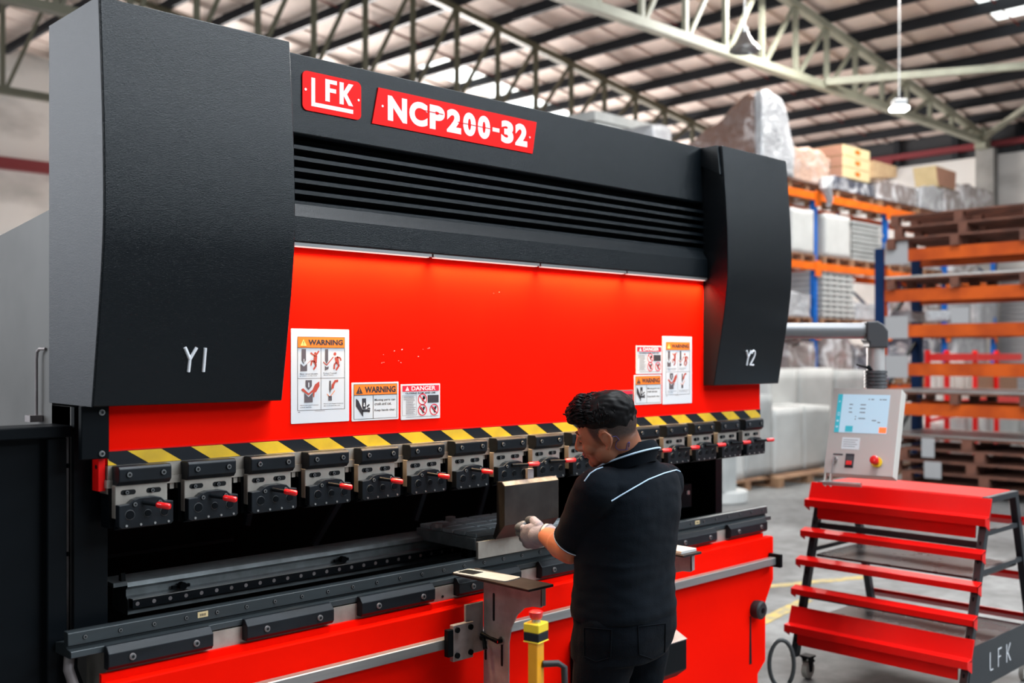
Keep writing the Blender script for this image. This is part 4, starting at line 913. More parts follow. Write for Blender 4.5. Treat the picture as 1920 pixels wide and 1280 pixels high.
mb = MB(); zz = zb_ + 0.005
for i in range(5): mb.tube([(vt.x, vt.y, zz - i*0.018), (vt.x, vt.y, zz - i*0.018 - 0.015)], [0.054, 0.056], 'elbow', 22)
mb.tube([(vt.x, vt.y, zz), (vt.x, vt.y, zz - 0.10)], 0.047, 'elbow', 22); mb.build('swivel_joint', pd, smooth=40)
mb = MB(); mb.tube([vt + Vector((-0.05, 0.02, zz - vt.z + 0.015)), vt + Vector((-0.10, 0.05, zz - vt.z + 0.03))], [0.007, 0.005], 'blk', 8); mb.tube([vt + Vector((-0.04, 0.0, zz - vt.z)), vt + Vector((-0.05, 0.02, zz - vt.z + 0.02))], 0.010, 'blk', 8); mb.build('lock_lever', pd, smooth=40)
# case, tilted back and turned to the left
cc = onD(1617, 808, 5.15)
Nf = -(Vector((ca, sa, 0))); Nf = Matrix.Rotation(math.radians(-36), 3, 'Z') @ Nf        # outward normal of the front
tilt = math.radians(20)
Rt = Vector((-Nf.y, Nf.x, 0)).normalized()              # to the viewer's right
Upv = (Vector((0, 0, 1))*math.cos(tilt) - Nf*math.sin(tilt)); Nn = (Nf*math.cos(tilt) + Vector((0, 0, 1))*math.sin(tilt))
PW, PH = 0.335, 0.44
def pp(u, v, w_=0.0): return cc + Rt*(u - 0.5)*PW + Upv*(v - 0.5)*PH + Nn*w_
def pslab(mb, u0, u1, v0, v1, w0, w1, mt):
    vs = [pp(a_, b_, c_) for c_ in (w0, w1) for b_ in (v0, v1) for a_ in (u0, u1)]
    mb.add(vs, [(0, 2, 3, 1), (4, 5, 7, 6), (0, 1, 5, 4), (2, 6, 7, 3), (0, 4, 6, 2), (1, 3, 7, 5)], mt)
mb = MB(); pslab(mb, 0, 1, 0, 1, -0.075, -0.003, 'panels'); mb.build('case', pd, bevel=0.003)
mb = MB(); pslab(mb, 0.005, 0.995, 0.005, 0.995, -0.003, 0.0, 'panel'); fp = mb.build('front_panel', pd)
mb = MB(); pslab(mb, 0.085, 0.845, 0.475, 0.925, 0.0, 0.0012, 'screen'); sc_ = mb.build('screen', pd)
mb = MB(); pslab(mb, 0.085, 0.155, 0.475, 0.925, 0.0012, 0.0016, 'screent'); pslab(mb, 0.245, 0.355, 0.485, 0.555, 0.0012, 0.0016, 'screent'); pslab(mb, 0.735, 0.84, 0.485, 0.55, 0.0012, 0.0016, 'screeno')
for i, (u_, v_, w2) in enumerate(((0.27, 0.80, 0.05), (0.27, 0.755, 0.04), (0.27, 0.71, 0.05), (0.43, 0.80, 0.08), (0.43, 0.755, 0.08), (0.43, 0.71, 0.08), (0.54, 0.865, 0.02), (0.58, 0.865, 0.04), (0.70, 0.865, 0.03), (0.74, 0.865, 0.06), (0.37, 0.66, 0.015), (0.37, 0.63, 0.015), (0.42, 0.64, 0.10), (0.62, 0.62, 0.06), (0.70, 0.60, 0.04))): pslab(mb, u_, u_ + w2, v_, v_ + 0.010, 0.0012, 0.0015, 'inkg')
mb.add([pp(0.11, 0.85, 0.0018), pp(0.135, 0.838, 0.0018), pp(0.11, 0.826, 0.0018)], [(0, 1, 2)], 'screen')
for v_ in (0.60, 0.53): pslab(mb, 0.105, 0.135, v_, v_ + 0.02, 0.0016, 0.0019, 'screen')
pslab(mb, 0.11, 0.14, 0.67, 0.71, 0.0016, 0.0018, 'screen'); pslab(mb, 0.116, 0.134, 0.678, 0.702, 0.0018, 0.002, 'screent')
mb.build('screen_graphics', sc_)
mb = MB(); pslab(mb, 0.22, 0.48, 0.285, 0.42, 0.0, 0.0008, 'white')
for i in range(4): pslab(mb, 0.24, 0.45 - 0.03*(i % 2), 0.39 - i*0.025, 0.395 - i*0.025, 0.0008, 0.001, 'inkg')
mb.build('paper_label', pd)
mb = MB(); pslab(mb, 0.115, 0.255, 0.212, 0.228, 0.0, 0.001, 'ink'); mb.build('key_label', pd)
mb = MB(); q = pp(0.15, 0.16); mb.tube([q, q + Nn*0.012], [0.015, 0.012], 'chrome', 16); mb.tube([q + Nn*0.012, q + Nn*0.02], 0.006, 'blk', 8); ks = mb.build('key_switch', pd, smooth=40)
mb = MB(); k1 = q + Nn*0.022; mb.bar(k1 + Upv*0.012, k1 - Upv*0.03, 0.010, 'galv', 0.002); mb.tube([k1 - Upv*0.03, k1 - Upv*0.075 - Nn*0.008 - Rt*0.004], 0.0025, 'galv', 6); mb.build('key', ks)
mb = MB(); pslab(mb, 0.30, 0.425, 0.075, 0.235, 0.0, 0.002, 'ink'); pslab(mb, 0.315, 0.41, 0.10, 0.205, 0.002, 0.006, 'elbow'); rs = mb.build('rocker_switch', pd)
mb = MB(); pslab(mb, 0.322, 0.403, 0.105, 0.15, 0.006, 0.009, 'estop'); mb.build('red_key', rs)
mb = MB(); q = pp(0.755, 0.155); mb.tube([q, q + Nn*0.005], 0.026, 'bxyel', 22); b0 = mb.build('stop_collar', pd, smooth=40)
mb = MB(); mb.tube([q + Nn*0.005, q + Nn*0.03, q + Nn*0.045, q + Nn*0.049], [0.013, 0.015, 0.022, 0.016], 'estop', 20); mb.build('stop_button', pd, smooth=50)
mb = MB(); pslab(mb, 0.02, 0.035, -0.14, 0.02, -0.03, 0.0, 'panels'); pslab(mb, 0.10, 0.115, -0.14, 0.0, -0.03, 0.0, 'panels'); mb.build('handle_bracket', pd)
mb = MB(); mb.tube([pp(0.04, -0.125, 0.02), pp(0.60, -0.125, 0.03)], 0.011, 'chrome', 12); mb.build('handle_bar', pd, smooth=40)
# ================================================================ STORAGE RACKS AND GOODS
def upright(mb, x, y, z1, mt, w_=0.09):
    mb.box(x - w_/2, x + w_/2, y - 0.04, y + 0.04, 0, z1, mt)
RY = 8.8
LV = [0.10, 1.15, 2.18, 3.20, 4.33]
rk = thing('pallet_rack', 'tall blue and orange pallet rack running along the hall behind the machine', 'rack', (17.9, 9.3, 0))
xs = [12.95, 15.47, 17.93, 20.4, 22.8]
for x in xs:
    for y in (RY + 0.05, RY + 1.0):
        mb = MB(); upright(mb, x, y, 4.33, 'rackb'); mb.build('upright', rk)
    for z0 in (0.3, 1.3, 2.3, 3.3):
        mb = MB(); mb.bar((x, RY + 0.08, z0), (x, RY + 0.97, z0 + 0.85), 0.04, 'rackbd'); mb.build('side_brace', rk)
for i in range(4):
    for z in LV[2:]:
        for y in (RY, RY + 1.0):
            mb = MB(); mb.box(xs[i] + 0.046, xs[i + 1] - 0.046, y - 0.025, y + 0.025, z - 0.12, z, 'racko'); b_ = mb.build('beam', rk)
            for xx in (xs[i] + 0.0, xs[i + 1] - 0.09):
                mb = MB(); mb.box(xx - 0.0, xx + 0.09, y - 0.035, y - 0.025, z - 0.22, z + 0.03, 'racko'); mb.build('beam_connector', b_)
# ---- pallets
def make_pallet(L, W, mt, name='pallet', deck=0.022, h=0.125, label=''):
    t = thing(name, label, 'pallet')
    n = 7
    for i in range(n):
        a = -W/2 + (W - 0.10)*i/(n - 1); mb = MB(); mb.box(-L/2, L/2, a, a + 0.10, h - deck, h, mt); mb.build('deck_board', t)
    for a in (-L/2, -0.05, L/2 - 0.10):
        for b_ in (-W/2, -0.05, W/2 - 0.10):
            mb = MB(); mb.box(a, a + 0.10, b_, b_ + 0.10, 0.02, h - deck, mt); mb.build('block', t)
        mb = MB(); mb.box(a, a + 0.10, -W/2, W/2, 0, 0.02, mt); mb.build('bottom_board', t)
    return t
P1 = make_pallet(1.15, 0.95, 'wood'); p1_used = False
def pallet(x, y, z, label, group, L=1.15, W=0.95, rz=0):
    global p1_used
    o = P1 if not p1_used else copy_tree(P1)
    p1_used = True
    o.location = (x, y, z); o.scale = (L/1.15, W/0.95, 1); o.rotation_euler = (0, 0, rz); o['label'] = label; o['group'] = group
    return o
def wrapped(name, x0, x1, y0, y1, z0, z1, mt, label, cat, group=None, amp=0.03, top=0.0, seed=0, n=12, part=None, shape=None):
    mb = MB(); vs = []; fs = []
    rr = random.Random(seed)
    bm = bmesh.new(); bmesh.ops.create_cube(bm, size=1)
    bmesh.ops.subdivide_edges(bm, edges=bm.edges, cuts=n, use_grid_fill=True)
    for v in bm.verts:
        u = v.co + Vector((0.5, 0.5, 0.5)); p = Vector((x0 + (x1 - x0)*u.x, y0 + (y1 - y0)*u.y, z0 + (z1 - z0)*u.z))
        if shape: p = shape(u, p)
        nn = noise.noise_vector(p*2.6 + Vector((seed*7.1, 0, 0)))*amp + noise.noise_vector(p*8 + Vector((0, seed*3.3, 0)))*amp*0.35
        k = min(1, u.z*5)
        q = p + Vector((nn.x, nn.y, nn.z + (top*noise.noise(p*3 + Vector((seed, 0, 0))) if u.z > 0.95 else 0)))*k
        q.x = max(x0 + 0.0 if not shape else -99, min(q.x, x1 if not shape else 99)); q.y = max(y0 if not shape else -99, min(q.y, y1 if not shape else 99))
        v.co = q
    idx = {v: i for i, v in enumerate(bm.verts)}
    mb.add([v.co.copy() for v in bm.verts], [tuple(idx[v] for v in f.verts) for f in bm.faces], mt); bm.free()
    o = mb.build(name, smooth=180)
    return tag(o, label, cat, group)
def fr(px0, px1, py, Y=RY):
    a = onY(px0, py, Y); b_ = onY(px1, py, Y); return a.x, b_.x, a.z
T0 = LV[4]
D0, D1 = RY - 0.02, RY + 0.98
# top level, left to right
def leanbrown(u, p):
    # sagging film slope falling away to the back
    p.z -= (1 - abs(u.x - 0.6))*0.0; p.z -= max(0, u.y - 0.12)*0.75*u.z + max(0, u.x - 0.4)**2*1.2*u.z; return p
wrapped('wrapped_load', 13.66, 14.52, RY - 0.02, RY + 1.30, T0 + 0.125, 5.62, 'film_brown', 'tall stretch-wrapped load of brown cartons, highest on the rack, sagging to the left', 'wrapped load', 'goods on the top rack level', 0.05, 0.1, 1, shape=leanbrown)
def slantr(u, p):
    p.z -= max(0, u.x - 0.35)**2*1.7*u.z; p.x += 0.08*(1 - u.z)*0; return p
wrapped('wrapped_load', 13.62, 14.56, RY - 0.14, RY - 0.03, T0 + 0.125, 5.66, 'film_white', 'crumpled white film bunched on the front of the tall brown load', 'plastic film', 'goods on the top rack level', 0.03, 0.1, 2, shape=slantr)
pallet(14.1, RY + 0.5, T0, 'wooden pallet under the tall brown wrapped load', 'pallets on the top rack level')
x0, x1, z = fr(1472, 1553, 264)
wrapped('wrapped_load', x0 + 0.05, x1, D0 - 0.02, D1, T0 + 0.125, z - 0.05, 'film_pink', 'pinkish cardboard load under loose clear film, just right of the Y2 cover top', 'wrapped load', 'goods on the top rack level', 0.04, 0.12, 3)
pallet((x0 + x1)/2 + 0.02, RY + 0.48, T0, 'wooden pallet under the pinkish film-covered load', 'pallets on the top rack level')
mb = MB(); mb.tube([onY(1549, 335, RY - 0.12), onY(1548, 352, RY - 0.16), onY(1556, 375, RY - 0.14), onY(1553, 388, RY - 0.12)], [0.12, 0.09, 0.06, 0.03], 'film_white', 10, flat=0.5); tag(mb.build('hanging_film', smooth=60), 'strip of clear film hanging down over the orange top beam', 'plastic film')
# dark wrapped load with three cartons above it
x0, x1, z = fr(1562, 1644, 330); zc = z
wrapped('wrapped_load', x0, x1 - 0.05, D0, D1, T0 + 0.125, z, 'film_dark', 'dark film-wrapped load with a stack of three cartons on it', 'wrapped load', 'goods on the top rack level', 0.03, 0.03, 4)
pallet((x0 + x1)/2, RY + 0.48, T0, 'wooden pallet under the dark film-wrapped load', 'pallets on the top rack level', L=1.3)
c0, c1, z = fr(1580, 1631, 270); ch = (z - zc - 0.02)/3
for i, nm in enumerate(('lowest', 'middle', 'topmost')):
    t = thing('carton', nm + ' of three stacked brown and cream cartons with orange labels', 'box', (c0, RY, zc + 0.03 + i*ch), 'stacked cartons with orange labels')
    mb = MB(); mb.box(c0, c1, RY + 0.0, RY + 0.95, zc + 0.03 + i*ch, zc + 0.022 + (i + 1)*ch, 'cartonl'); mb.build('carton_body', t, bevel=0.006)
    mb = MB(); mb.box(c0 - 0.004, c0, RY + 0.005, RY + 0.945, zc + 0.035 + i*ch, zc + 0.018 + (i + 1)*ch, 'carton'); mb.build('brown_side', t)
    mb = MB(); m_ = (c0 + c1)/2; mb.box(m_ - 0.05, m_ + 0.12, RY - 0.006, RY, zc + 0.03 + (i + 0.35)*ch, zc + 0.03 + (i + 0.72)*ch, 'racko'); mb.build('printed_label', t)
x0, x1, z = fr(1648, 1722, 338)
wrapped('wrapped_load', x0, x1 - 0.05, D0, D1, T0 + 0.125, z, 'film_grey', 'brownish film-wrapped load with crumpled top, right of the stacked cartons', 'wrapped load', 'goods on the top rack level', 0.04, 0.12, 5)
pallet((x0 + x1)/2, RY + 0.48, T0, 'wooden pallet under the brownish film-wrapped load', 'pallets on the top rack level', L=1.5)
mb = MB(); mb.prism([(a.x, a.z) for a in (onY(1629, 334, RY + .3), onY(1629, 302, RY + .3), onY(1672, 314, RY + .3), onY(1672, 334, RY + .3))], 'y', RY + 0.2, RY + 0.9, 'woodl'); tag(mb.build('wood_sheet'), 'slanting light board lying behind the cream cartons', 'board')
x0, x1, z = fr(1724, 1768, 350)
wrapped('wrapped_load', x0, x1, D0, D1, T0 + 0.125, z + 0.05, 'film_white', 'pale film-wrapped load below the open cream box', 'wrapped load', 'goods on the top rack level', 0.05, 0.1, 6)
x2, x3, z2 = fr(1770, 1798, 352)
wrapped('wrapped_load', x2, x3, D0, D1, T0 + 0.125, z2, 'film_grey', 'narrow grey-brown wrapped load at the right of the open cream box', 'wrapped load', 'goods on the top rack level', 0.02, 0.02, 7)
pallet((x0 + x3)/2, RY + 0.48, T0, 'wooden pallet under the pale wrapped load with the cream box', 'pallets on the top rack level', L=2.0)
a, b_, zt_ = fr(1762, 1797, 310)
t = thing('carton', 'open cream cardboard box leaning on top of the pale wrapped load', 'box', (a, RY, z2 + 0.02))
zz2 = z2 + 0.03
mb = MB(); mb.prism([(a, zz2 + 0.15), (a + 0.05, zz2), (b_ - 0.05, zz2), (b_, zt_ - 0.02), (a - 0.08, zt_)], 'y', RY + 0.05, RY + 0.5, 'cartonl'); mb.build('carton_body', t)
mb = MB(); mb.prism([(a + 0.0, zz2 + 0.14), (a + 0.06, zz2 + 0.01), (b_ - 0.06, zz2 + 0.01), (b_ - 0.01, zt_ - 0.03), (a - 0.06, zt_ - 0.02)], 'y', RY + 0.04, RY + 0.05, 'carton'); mb.build('brown_side', t)
x0, x1, z = fr(1803, 1862, 345)
wrapped('wrapped_load', x0, x1, D0, D1, T0 + 0.125, z, 'film_grey', 'wooden crate under clear film at the right end of the top level', 'wrapped load', 'goods on the top rack level', 0.05, 0.1, 8)
pallet((x0 + x1)/2, RY + 0.48, T0, 'wooden pallet under the film-covered crate at the right end', 'pallets on the top rack level', L=1.4)
rk2x = 23.0
# far stack behind the beam of the machine
q0 = onY(1150, 200, 10.9); q1 = onY(1223, 214, 10.9)
mb = MB()
for i in range(7): mb.box(q0.x - 0.45 + 0.02*(i % 2), q1.x, 10.9, 11.8, 4.3 + i*0.18, 4.3 + i*0.18 + 0.15, 'foam2')
o = tag(mb.build('sheet_stack'), 'stack of grey wrapped sheets peeking over the machine, left of the big wrapped load', 'stack')
q0 = onY(1224, 232, 10.2); q1 = onY(1259, 242, 10.2)
wrapped('wrapped_load', q0.x, q1.x, 10.2, 11.0, 4.3, q0.z, 'film_white', 'low white wrapped bundle peeking over the machine beside the grey sheets', 'wrapped load', None, 0.02, 0.02, 9)
t = thing('pallet_rack', 'rear pallet rack hidden behind the machine, holding the grey sheet stack', 'rack', (12.5, 11, 0))
for x in (11.2, 14.6):
    for y in (10.25, 11.75):
        mb = MB(); upright(mb, x, y, 4.3, 'rackb'); mb.build('upright', t)
for y in (10.25, 11.75):
    for z in (2.2, 4.3):
        mb = MB(); mb.box(11.25, 14.55, y - 0.03, y + 0.03, z - 0.12, z, 'racko'); mb.build('beam', t)
mb = MB(); mb.box(11.25, 14.55, 10.2, 11.8, 4.27, 4.3, 'woodd'); mb.build('deck', t)
# level under the top
L3 = LV[3]
GP = 'pallets on the middle rack level'
def goods(px0, px1, py, lev, mt, label, kind='white_block', cat='block', seed=0, amp=0.01, r=None, palletlabel=None, group=None, depth=0.95, Y=RY, pal=True, top=0.0):
    x0, x1, z = fr(px0, px1, py, Y); zb = lev + (0.127 if pal else 0.0)
    o = wrapped(kind, x0, x1, Y, Y + depth, zb, z, mt, label, cat, group, amp, top, seed, 8)
    if pal: pallet((x0 + x1)/2, Y + depth/2, lev, palletlabel, group and group.replace('goods', 'pallets'), L=max(0.8, x1 - x0 + 0.1), W=0.95)
    return o
G2 = 'goods on the middle rack level'
goods(1484, 1526, 388, L3, 'foam', 'glossy white block under film at the left of the middle rack level', 'wrapped_block', 'block', 11, 0.015, palletlabel='pallet under the leftmost white block of the middle level', group=G2)
goods(1548, 1595, 400, L3, 'foam', 'rounded tall white block right of the second blue upright', 'wrapped_block', 'block', 12, 0.02, palletlabel='pallet under the rounded tall white block', group=G2)
# stack of white sheets in film
x0, x1, z = fr(1598, 1656, 410); nsh = 9
t = thing('sheet_stack', 'stack of white sheets wrapped in film on the middle rack level', 'stack', (x0, RY, L3 + 0.127), G2)
for i in range(nsh):
    h = (z - L3 - 0.13)/nsh; mb = MB(); mb.box(x0 + 0.02*(i % 2), x1 - 0.02*(i % 3), RY + 0.01*(i % 2), RY + 0.95, L3 + 0.13 + i*h, L3 + 0.13 + (i + 1)*h - 0.025, 'foam2'); mb.build('sheet', t)
pallet((x0 + x1)/2, RY + 0.48, L3, 'pallet under the film-wrapped stack of white sheets', G2.replace('goods', 'pallets'))
goods(1668, 1712, 455, L3, 'film_grey', 'low grey film bundle behind the dull orange sheet rack', 'wrapped_load', 'wrapped load', 14, 0.03, palletlabel='pallet under the low grey film bundle', group=G2)
L2 = LV[2]; G3 = 'goods on the lower rack level'
goods(1474, 1520, 545, L2, 'film_white', 'white film-wrapped bundle beside the Y2 cover on the lower level', 'wrapped_load', 'wrapped load', 15, 0.05, palletlabel='pallet under the white bundle beside the Y2 cover', group=G3, top=0.08)
x0, x1, z = fr(1543, 1603, 506); nt_ = 9; h = (z - L2 - 0.13)/nt_
for i in range(nt_):
    mb = MB(); zb = L2 + 0.13 + i*h
    mb.box(x0, x1, RY, RY + 0.95, zb + h*0.45, zb + h*0.97, 'foam'); 
    for k in range(5): mb.box(x0 + (x1 - x0)*(0.02 + k*0.2), x0 + (x1 - x0)*(0.14 + k*0.2), RY + 0.02, RY + 0.93, zb, zb + h*0.45, 'foam2')
    tag(mb.build('plastic_tray'), ['bottom', 'second from the bottom', 'third from the bottom', 'fourth from the bottom', 'middle', 'fourth from the top', 'third from the top', 'second from the top', 'topmost'][i] + ' tray in the tall column of white trays', 'tray', 'column of white trays')
pallet((x0 + x1)/2, RY + 0.48, L2, 'pallet under the column of white trays', 'pallets on the lower rack level')
goods(1606, 1656, 568, L2, 'film_white', 'low crumpled film bundle right of the column of white trays', 'wrapped_load', 'wrapped load', 16, 0.07, palletlabel='pallet under the low crumpled film bundle', group=G3, top=0.1)
mb = MB(); mb.box(12.96, 22.8, RY + 0.9, RY + 0.95, 0.02, 2.0, 'woodd')
# behind: dim bales on the low level of the rack
L1 = LV[1]; G4 = 'goods on the lowest rack level'
goods(1478, 1530, 640, L1, 'film_grey', 'dim grey scrap bale low in the rack beside the Y2 cover', 'wrapped_load', 'wrapped load', 17, 0.10, palletlabel='pallet under the dim bale beside the Y2 cover', group=G4, top=0.2)
goods(1542, 1600, 632, L1, 'film_grey', 'dim film-covered bale seen below the pendant arm', 'wrapped_load', 'wrapped load', 18, 0.10, palletlabel='pallet under the bale below the pendant arm', group=G4, top=0.2)
goods(1606, 1660, 650, L1, 'film_dark', 'dark bale behind the pendant drop tube', 'wrapped_load', 'wrapped load', 19, 0.10, palletlabel='pallet under the dark bale behind the drop tube', group=G4, top=0.2)
mb = MB()
for i in range(4):
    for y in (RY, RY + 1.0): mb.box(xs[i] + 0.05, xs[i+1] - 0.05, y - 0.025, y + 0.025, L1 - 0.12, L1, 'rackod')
mb.build('low_beam', rk)
# ---- white foam blocks standing on the floor in front of the rack
GF = 'white blocks on the floor'
def fblock(px0, px1, pyt, pyb, Y, mt, label, seed, dep=0.9, amp=0.012, zb=0.13):
    a = onY(px0, pyb, Y); b_ = onY(px1, pyb, Y); zt_ = onY(px0, pyt, Y).z
    return wrapped('foam_block', a.x, b_.x, Y, Y + dep, zb, zt_, mt, label, 'block', GF, amp, 0.0, seed, 8)
fblock(1350, 1395, 745, 900, 7.5, 'foam', 'pale block partly behind the right end of the ram', 21)
fblock(1397, 1448, 742, 900, 7.6, 'foam2', 'greyish white tall block nearest the right end of the ram', 22)
fblock(1452, 1506, 768, 884, 7.6, 'foam', 'rounded white slab in front, left of the pendant panel', 23, 0.5, 0.02)
fblock(1508, 1556, 762, 882, 7.6, 'foam', 'white slab directly left of the pendant panel', 24, 0.7)
fblock(1444, 1494, 693, 884, 8.25, 'foam', 'taller rear white block right of the Y2 lettering', 25, 0.4, zb=0.0)
fblock(1498, 1562, 691, 884, 8.25, 'foam', 'taller rear white block above the slab beside the pendant panel', 26, 0.4, zb=0.0)
fblock(1565, 1622, 694, 884, 8.25, 'foam2', 'taller rear white block partly behind the pendant panel', 27, 0.4, zb=0.0)
fblock(1640, 1718, 775, 880, 7.0, 'foam2', 'white stack between the pendant panel and the dull orange sheet rack', 28, 0.6)
a = onY(1345, 900, 7.5); b_ = onY(1446, 900, 7.5)
pallet((a.x + b_.x)/2, 7.95, 0, 'wooden pallet under the tall pale blocks by the ram', 'pallets on the floor', L=b_.x - a.x + 0.1, W=1.0)
a = onY(1450, 900, 7.4); b_ = onY(1560, 900, 7.4)
pallet((a.x + b_.x)/2, 7.82, 0, 'wooden pallet under the white slabs left of the pendant', 'pallets on the floor', L=b_.x - a.x + 0.1, W=1.05)
a = onY(1640, 880, 7.0); b_ = onY(1718, 880, 7.0)
pallet((a.x + b_.x)/2, 7.3, 0, 'wooden pallet under the white stack beside the sheet rack', 'pallets on the floor', L=b_.x - a.x, W=0.7)
t = thing('foam_block', 'low white base slab right behind the machine frame', 'block', (0, 0, 0), GF)
a = onY(1352, 905, 6.9); b_ = onY(1408, 905, 6.9); mb = MB(); pts = []
for i in range(20):
    an = 2*PI*i/20; pts.append(((a.x + b_.x)/2 + (b_.x - a.x)/2*math.cos(an), 7.1 + 0.3*math.sin(an)))
mb.prism(pts, 'z', 0.0, 0.14, 'foam'); mb.build('slab', t, bevel=0.02, seg=2)
mb = MB(); mb.prism([(p[0]*1.0, p[1] + 0.0) for p in [(a.x + 0.05, 6.9), (b_.x - 0.3, 6.9), (b_.x - 0.3, 7.3), (a.x + 0.05, 7.3)]], 'z', 0.1405, 1.0, 'foam2'); mb.build('column', t)
# ---------------------------------------------------------------- dull orange sheet rack on the right
SX, SX2 = 12.70, 13.72
sr = thing('sheet_rack', 'dull orange and dark blue sheet rack at the right, laden with wooden pallets', 'rack', (13.2, 4.6, 0))
YU = [6.32, 2.6]
for y in YU:
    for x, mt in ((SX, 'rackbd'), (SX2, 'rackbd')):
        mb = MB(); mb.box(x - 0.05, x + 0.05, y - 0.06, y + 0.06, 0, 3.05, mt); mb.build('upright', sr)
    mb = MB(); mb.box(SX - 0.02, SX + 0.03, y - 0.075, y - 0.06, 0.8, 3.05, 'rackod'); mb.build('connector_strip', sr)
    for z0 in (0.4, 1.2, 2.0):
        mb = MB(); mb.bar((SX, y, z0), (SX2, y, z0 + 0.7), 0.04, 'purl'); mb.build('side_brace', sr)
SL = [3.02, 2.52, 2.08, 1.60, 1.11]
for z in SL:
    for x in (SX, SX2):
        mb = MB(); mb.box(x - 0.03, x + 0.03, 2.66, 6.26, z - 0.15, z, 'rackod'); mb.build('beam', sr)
# pale tags on the beams
M['tagw'] = mat('pale_rack_tag', (0.36, 0.355, 0.36), 0.6)
for z, nm in zip((3.0, 2.07, 1.58), ('upper', 'middle', 'lower')):
    mb = MB(); mb.box(SX - 0.04, SX - 0.032, 5.95, 6.25, z - 0.16, z + 0.12, 'tagw'); o = mb.build('beam_tag', sr); o['label'] = nm + ' pale tag on the beam end'
P2 = make_pallet(1.7, 1.2, 'woodd', 'sheet_pallet'); p2u = False
def pallet2(y, z, label, rz=PI/2, L=1.7, g='dark pallets in the sheet rack'):
    global p2u
    o = P2 if not p2u else copy_tree(P2)
    p2u = True; o.location = (13.2, y, z); o.rotation_euler = (0, 0, rz); o.scale = (L/1.7, 1.0, 1.1); o['label'] = label; o['group'] = g; o['category'] = 'pallet'
    return o
names = ['top', 'second', 'third', 'fourth', 'fifth']
for i, z in enumerate(SL):
    for j, y in enumerate((5.35, 3.55)):
        nside = 'left' if j == 0 else 'right'
        if i == 3 and j == 0: continue
        if i == 2 and j == 0: continue
        pallet2(y, z + 0.002, 'dark wooden pallet on the %s beam of the sheet rack, %s side' % (names[i], nside))
        if i == 0:
            pallet2(y - 0.1, z + 0.142, 'dark wooden pallet stacked second on the top beam, %s side' % nside)
            pallet2(y - 0.05, z + 0.282, 'uppermost dark wooden pallet on the top beam, %s side' % nside)
        else:
            mb = MB(); mb.box(12.62, 13.78, y - 0.88, y + 0.88, z + 0.142, z + 0.165, 'sheetm')
            tag(mb.build('sheet_metal'), 'grey sheet metal lying on the %s beam pallet, %s side' % (names[i], nside), 'sheet metal', 'sheets in the sheet rack')
for k, (y, L) in enumerate(((5.1, 2.0), (5.0, 2.0), (5.15, 2.0), (5.05, 2.0), (5.2, 2.1))):
    pallet2(y, 0.0 + k*0.142, ['lowest', 'second', 'third', 'fourth', 'topmost'][k] + ' pallet of the stack on the floor under the sheet rack, left side', L=L, g='pallets stacked on the floor in the sheet rack')
for k in range(5):
    pallet2(3.2 - 0.05*(k % 2), k*0.142, ['lowest', 'second', 'third', 'fourth', 'topmost'][k] + ' pallet of the floor stack under the sheet rack, right side', L=1.5, g='pallets stacked on the floor in the sheet rack')
for y, L, nm in ((5.2, 2.0, 'left'), (3.2, 1.4, 'right')):
    mb = MB(); mb.box(12.6, 13.8, y - L/2, y + L/2, 0.712, 0.728, 'sheetm'); tag(mb.build('sheet_metal'), 'grey sheet on top of the floor pallet stack, %s side' % nm, 'sheet metal', 'sheets in the sheet rack')
# papers hanging in the rack
def paper(px0, px1, py0, py1, X, label):
    a = onX(px0, py0, X); b_ = onX(px1, py1, X); mb = MB(); mb.box(X - 0.003, X, b_.y, a.y, b_.z, a.z, 'tagw'); tag(mb.build('paper_sheet'), label, 'paper', 'papers hung on the sheet rack')
paper(1783, 1817, 577, 605, SX - 0.035, 'white paper hung on the third beam of the sheet rack')
paper(1728, 1752, 820, 858, SX - 0.12, 'curling white paper on the floor pallet stack')
paper(1733, 1765, 864, 898, SX - 0.12, 'lower white paper beside the floor pallet stack')
# white bundles glimpsed on the shelves
def bundle(px0, px1, py0, py1, X, mt, label, seed, dep=0.5):
    a = onX(px0, py0, X); b_ = onX(px1, py1, X)
    wrapped('wrapped_bundle', X, X + dep, b_.y, a.y, b_.z, a.z, mt, label, 'bundle', 'bundles in the sheet rack', 0.03, 0.02, seed, 6)
bundle(1735, 1785, 583, 601, 12.72, 'film_white', 'white film bundle left of the hanging white paper', 31)
bundle(1668, 1712, 583, 603, 12.9, 'film_white', 'white film bundle between the two blue uprights', 32)
# ---------------------------------------------------------------- red cage and white stock beyond the sheet rack
CY = 7.2
cg = thing('red_cage', 'bright red steel cage frame seen through the sheet rack', 'cage', (17.3, 7.2, 0))
for px in (1743, 1779, 1832, 1872):
    a = onY(px, 700, CY); mb = MB(); mb.box(a.x - 0.04, a.x + 0.04, CY, CY + 0.06, 0, 1.78, 'redg'); mb.build('post', cg)
a = onY(1743, 700, CY); b_ = onY(1915, 700, CY)
for z in (1.70, 0.95):
    mb = MB(); mb.box(a.x, b_.x, CY - 0.01, CY + 0.05, z - 0.09, z + 0.03, 'redg'); mb.build('rail', cg)
mb = MB(); p0 = onY(1743, 788, CY); p1 = onY(1830, 770, CY); mb.bar(p0, p1, 0.05, 'redg'); mb.build('diagonal', cg)
M['mesh'] = mat('rusty_mesh_panel', (0.38, 0.20, 0.12), 0.7, noise_amt=0.3, nscale=30)
a = onY(1842, 700, CY); mb = MB(); mb.box(a.x, b_.x, CY + 0.07, CY + 0.09, 0.80, 1.55, 'mesh'); mb.build('mesh_panel', cg)
GW = 'white stock beyond the sheet rack'
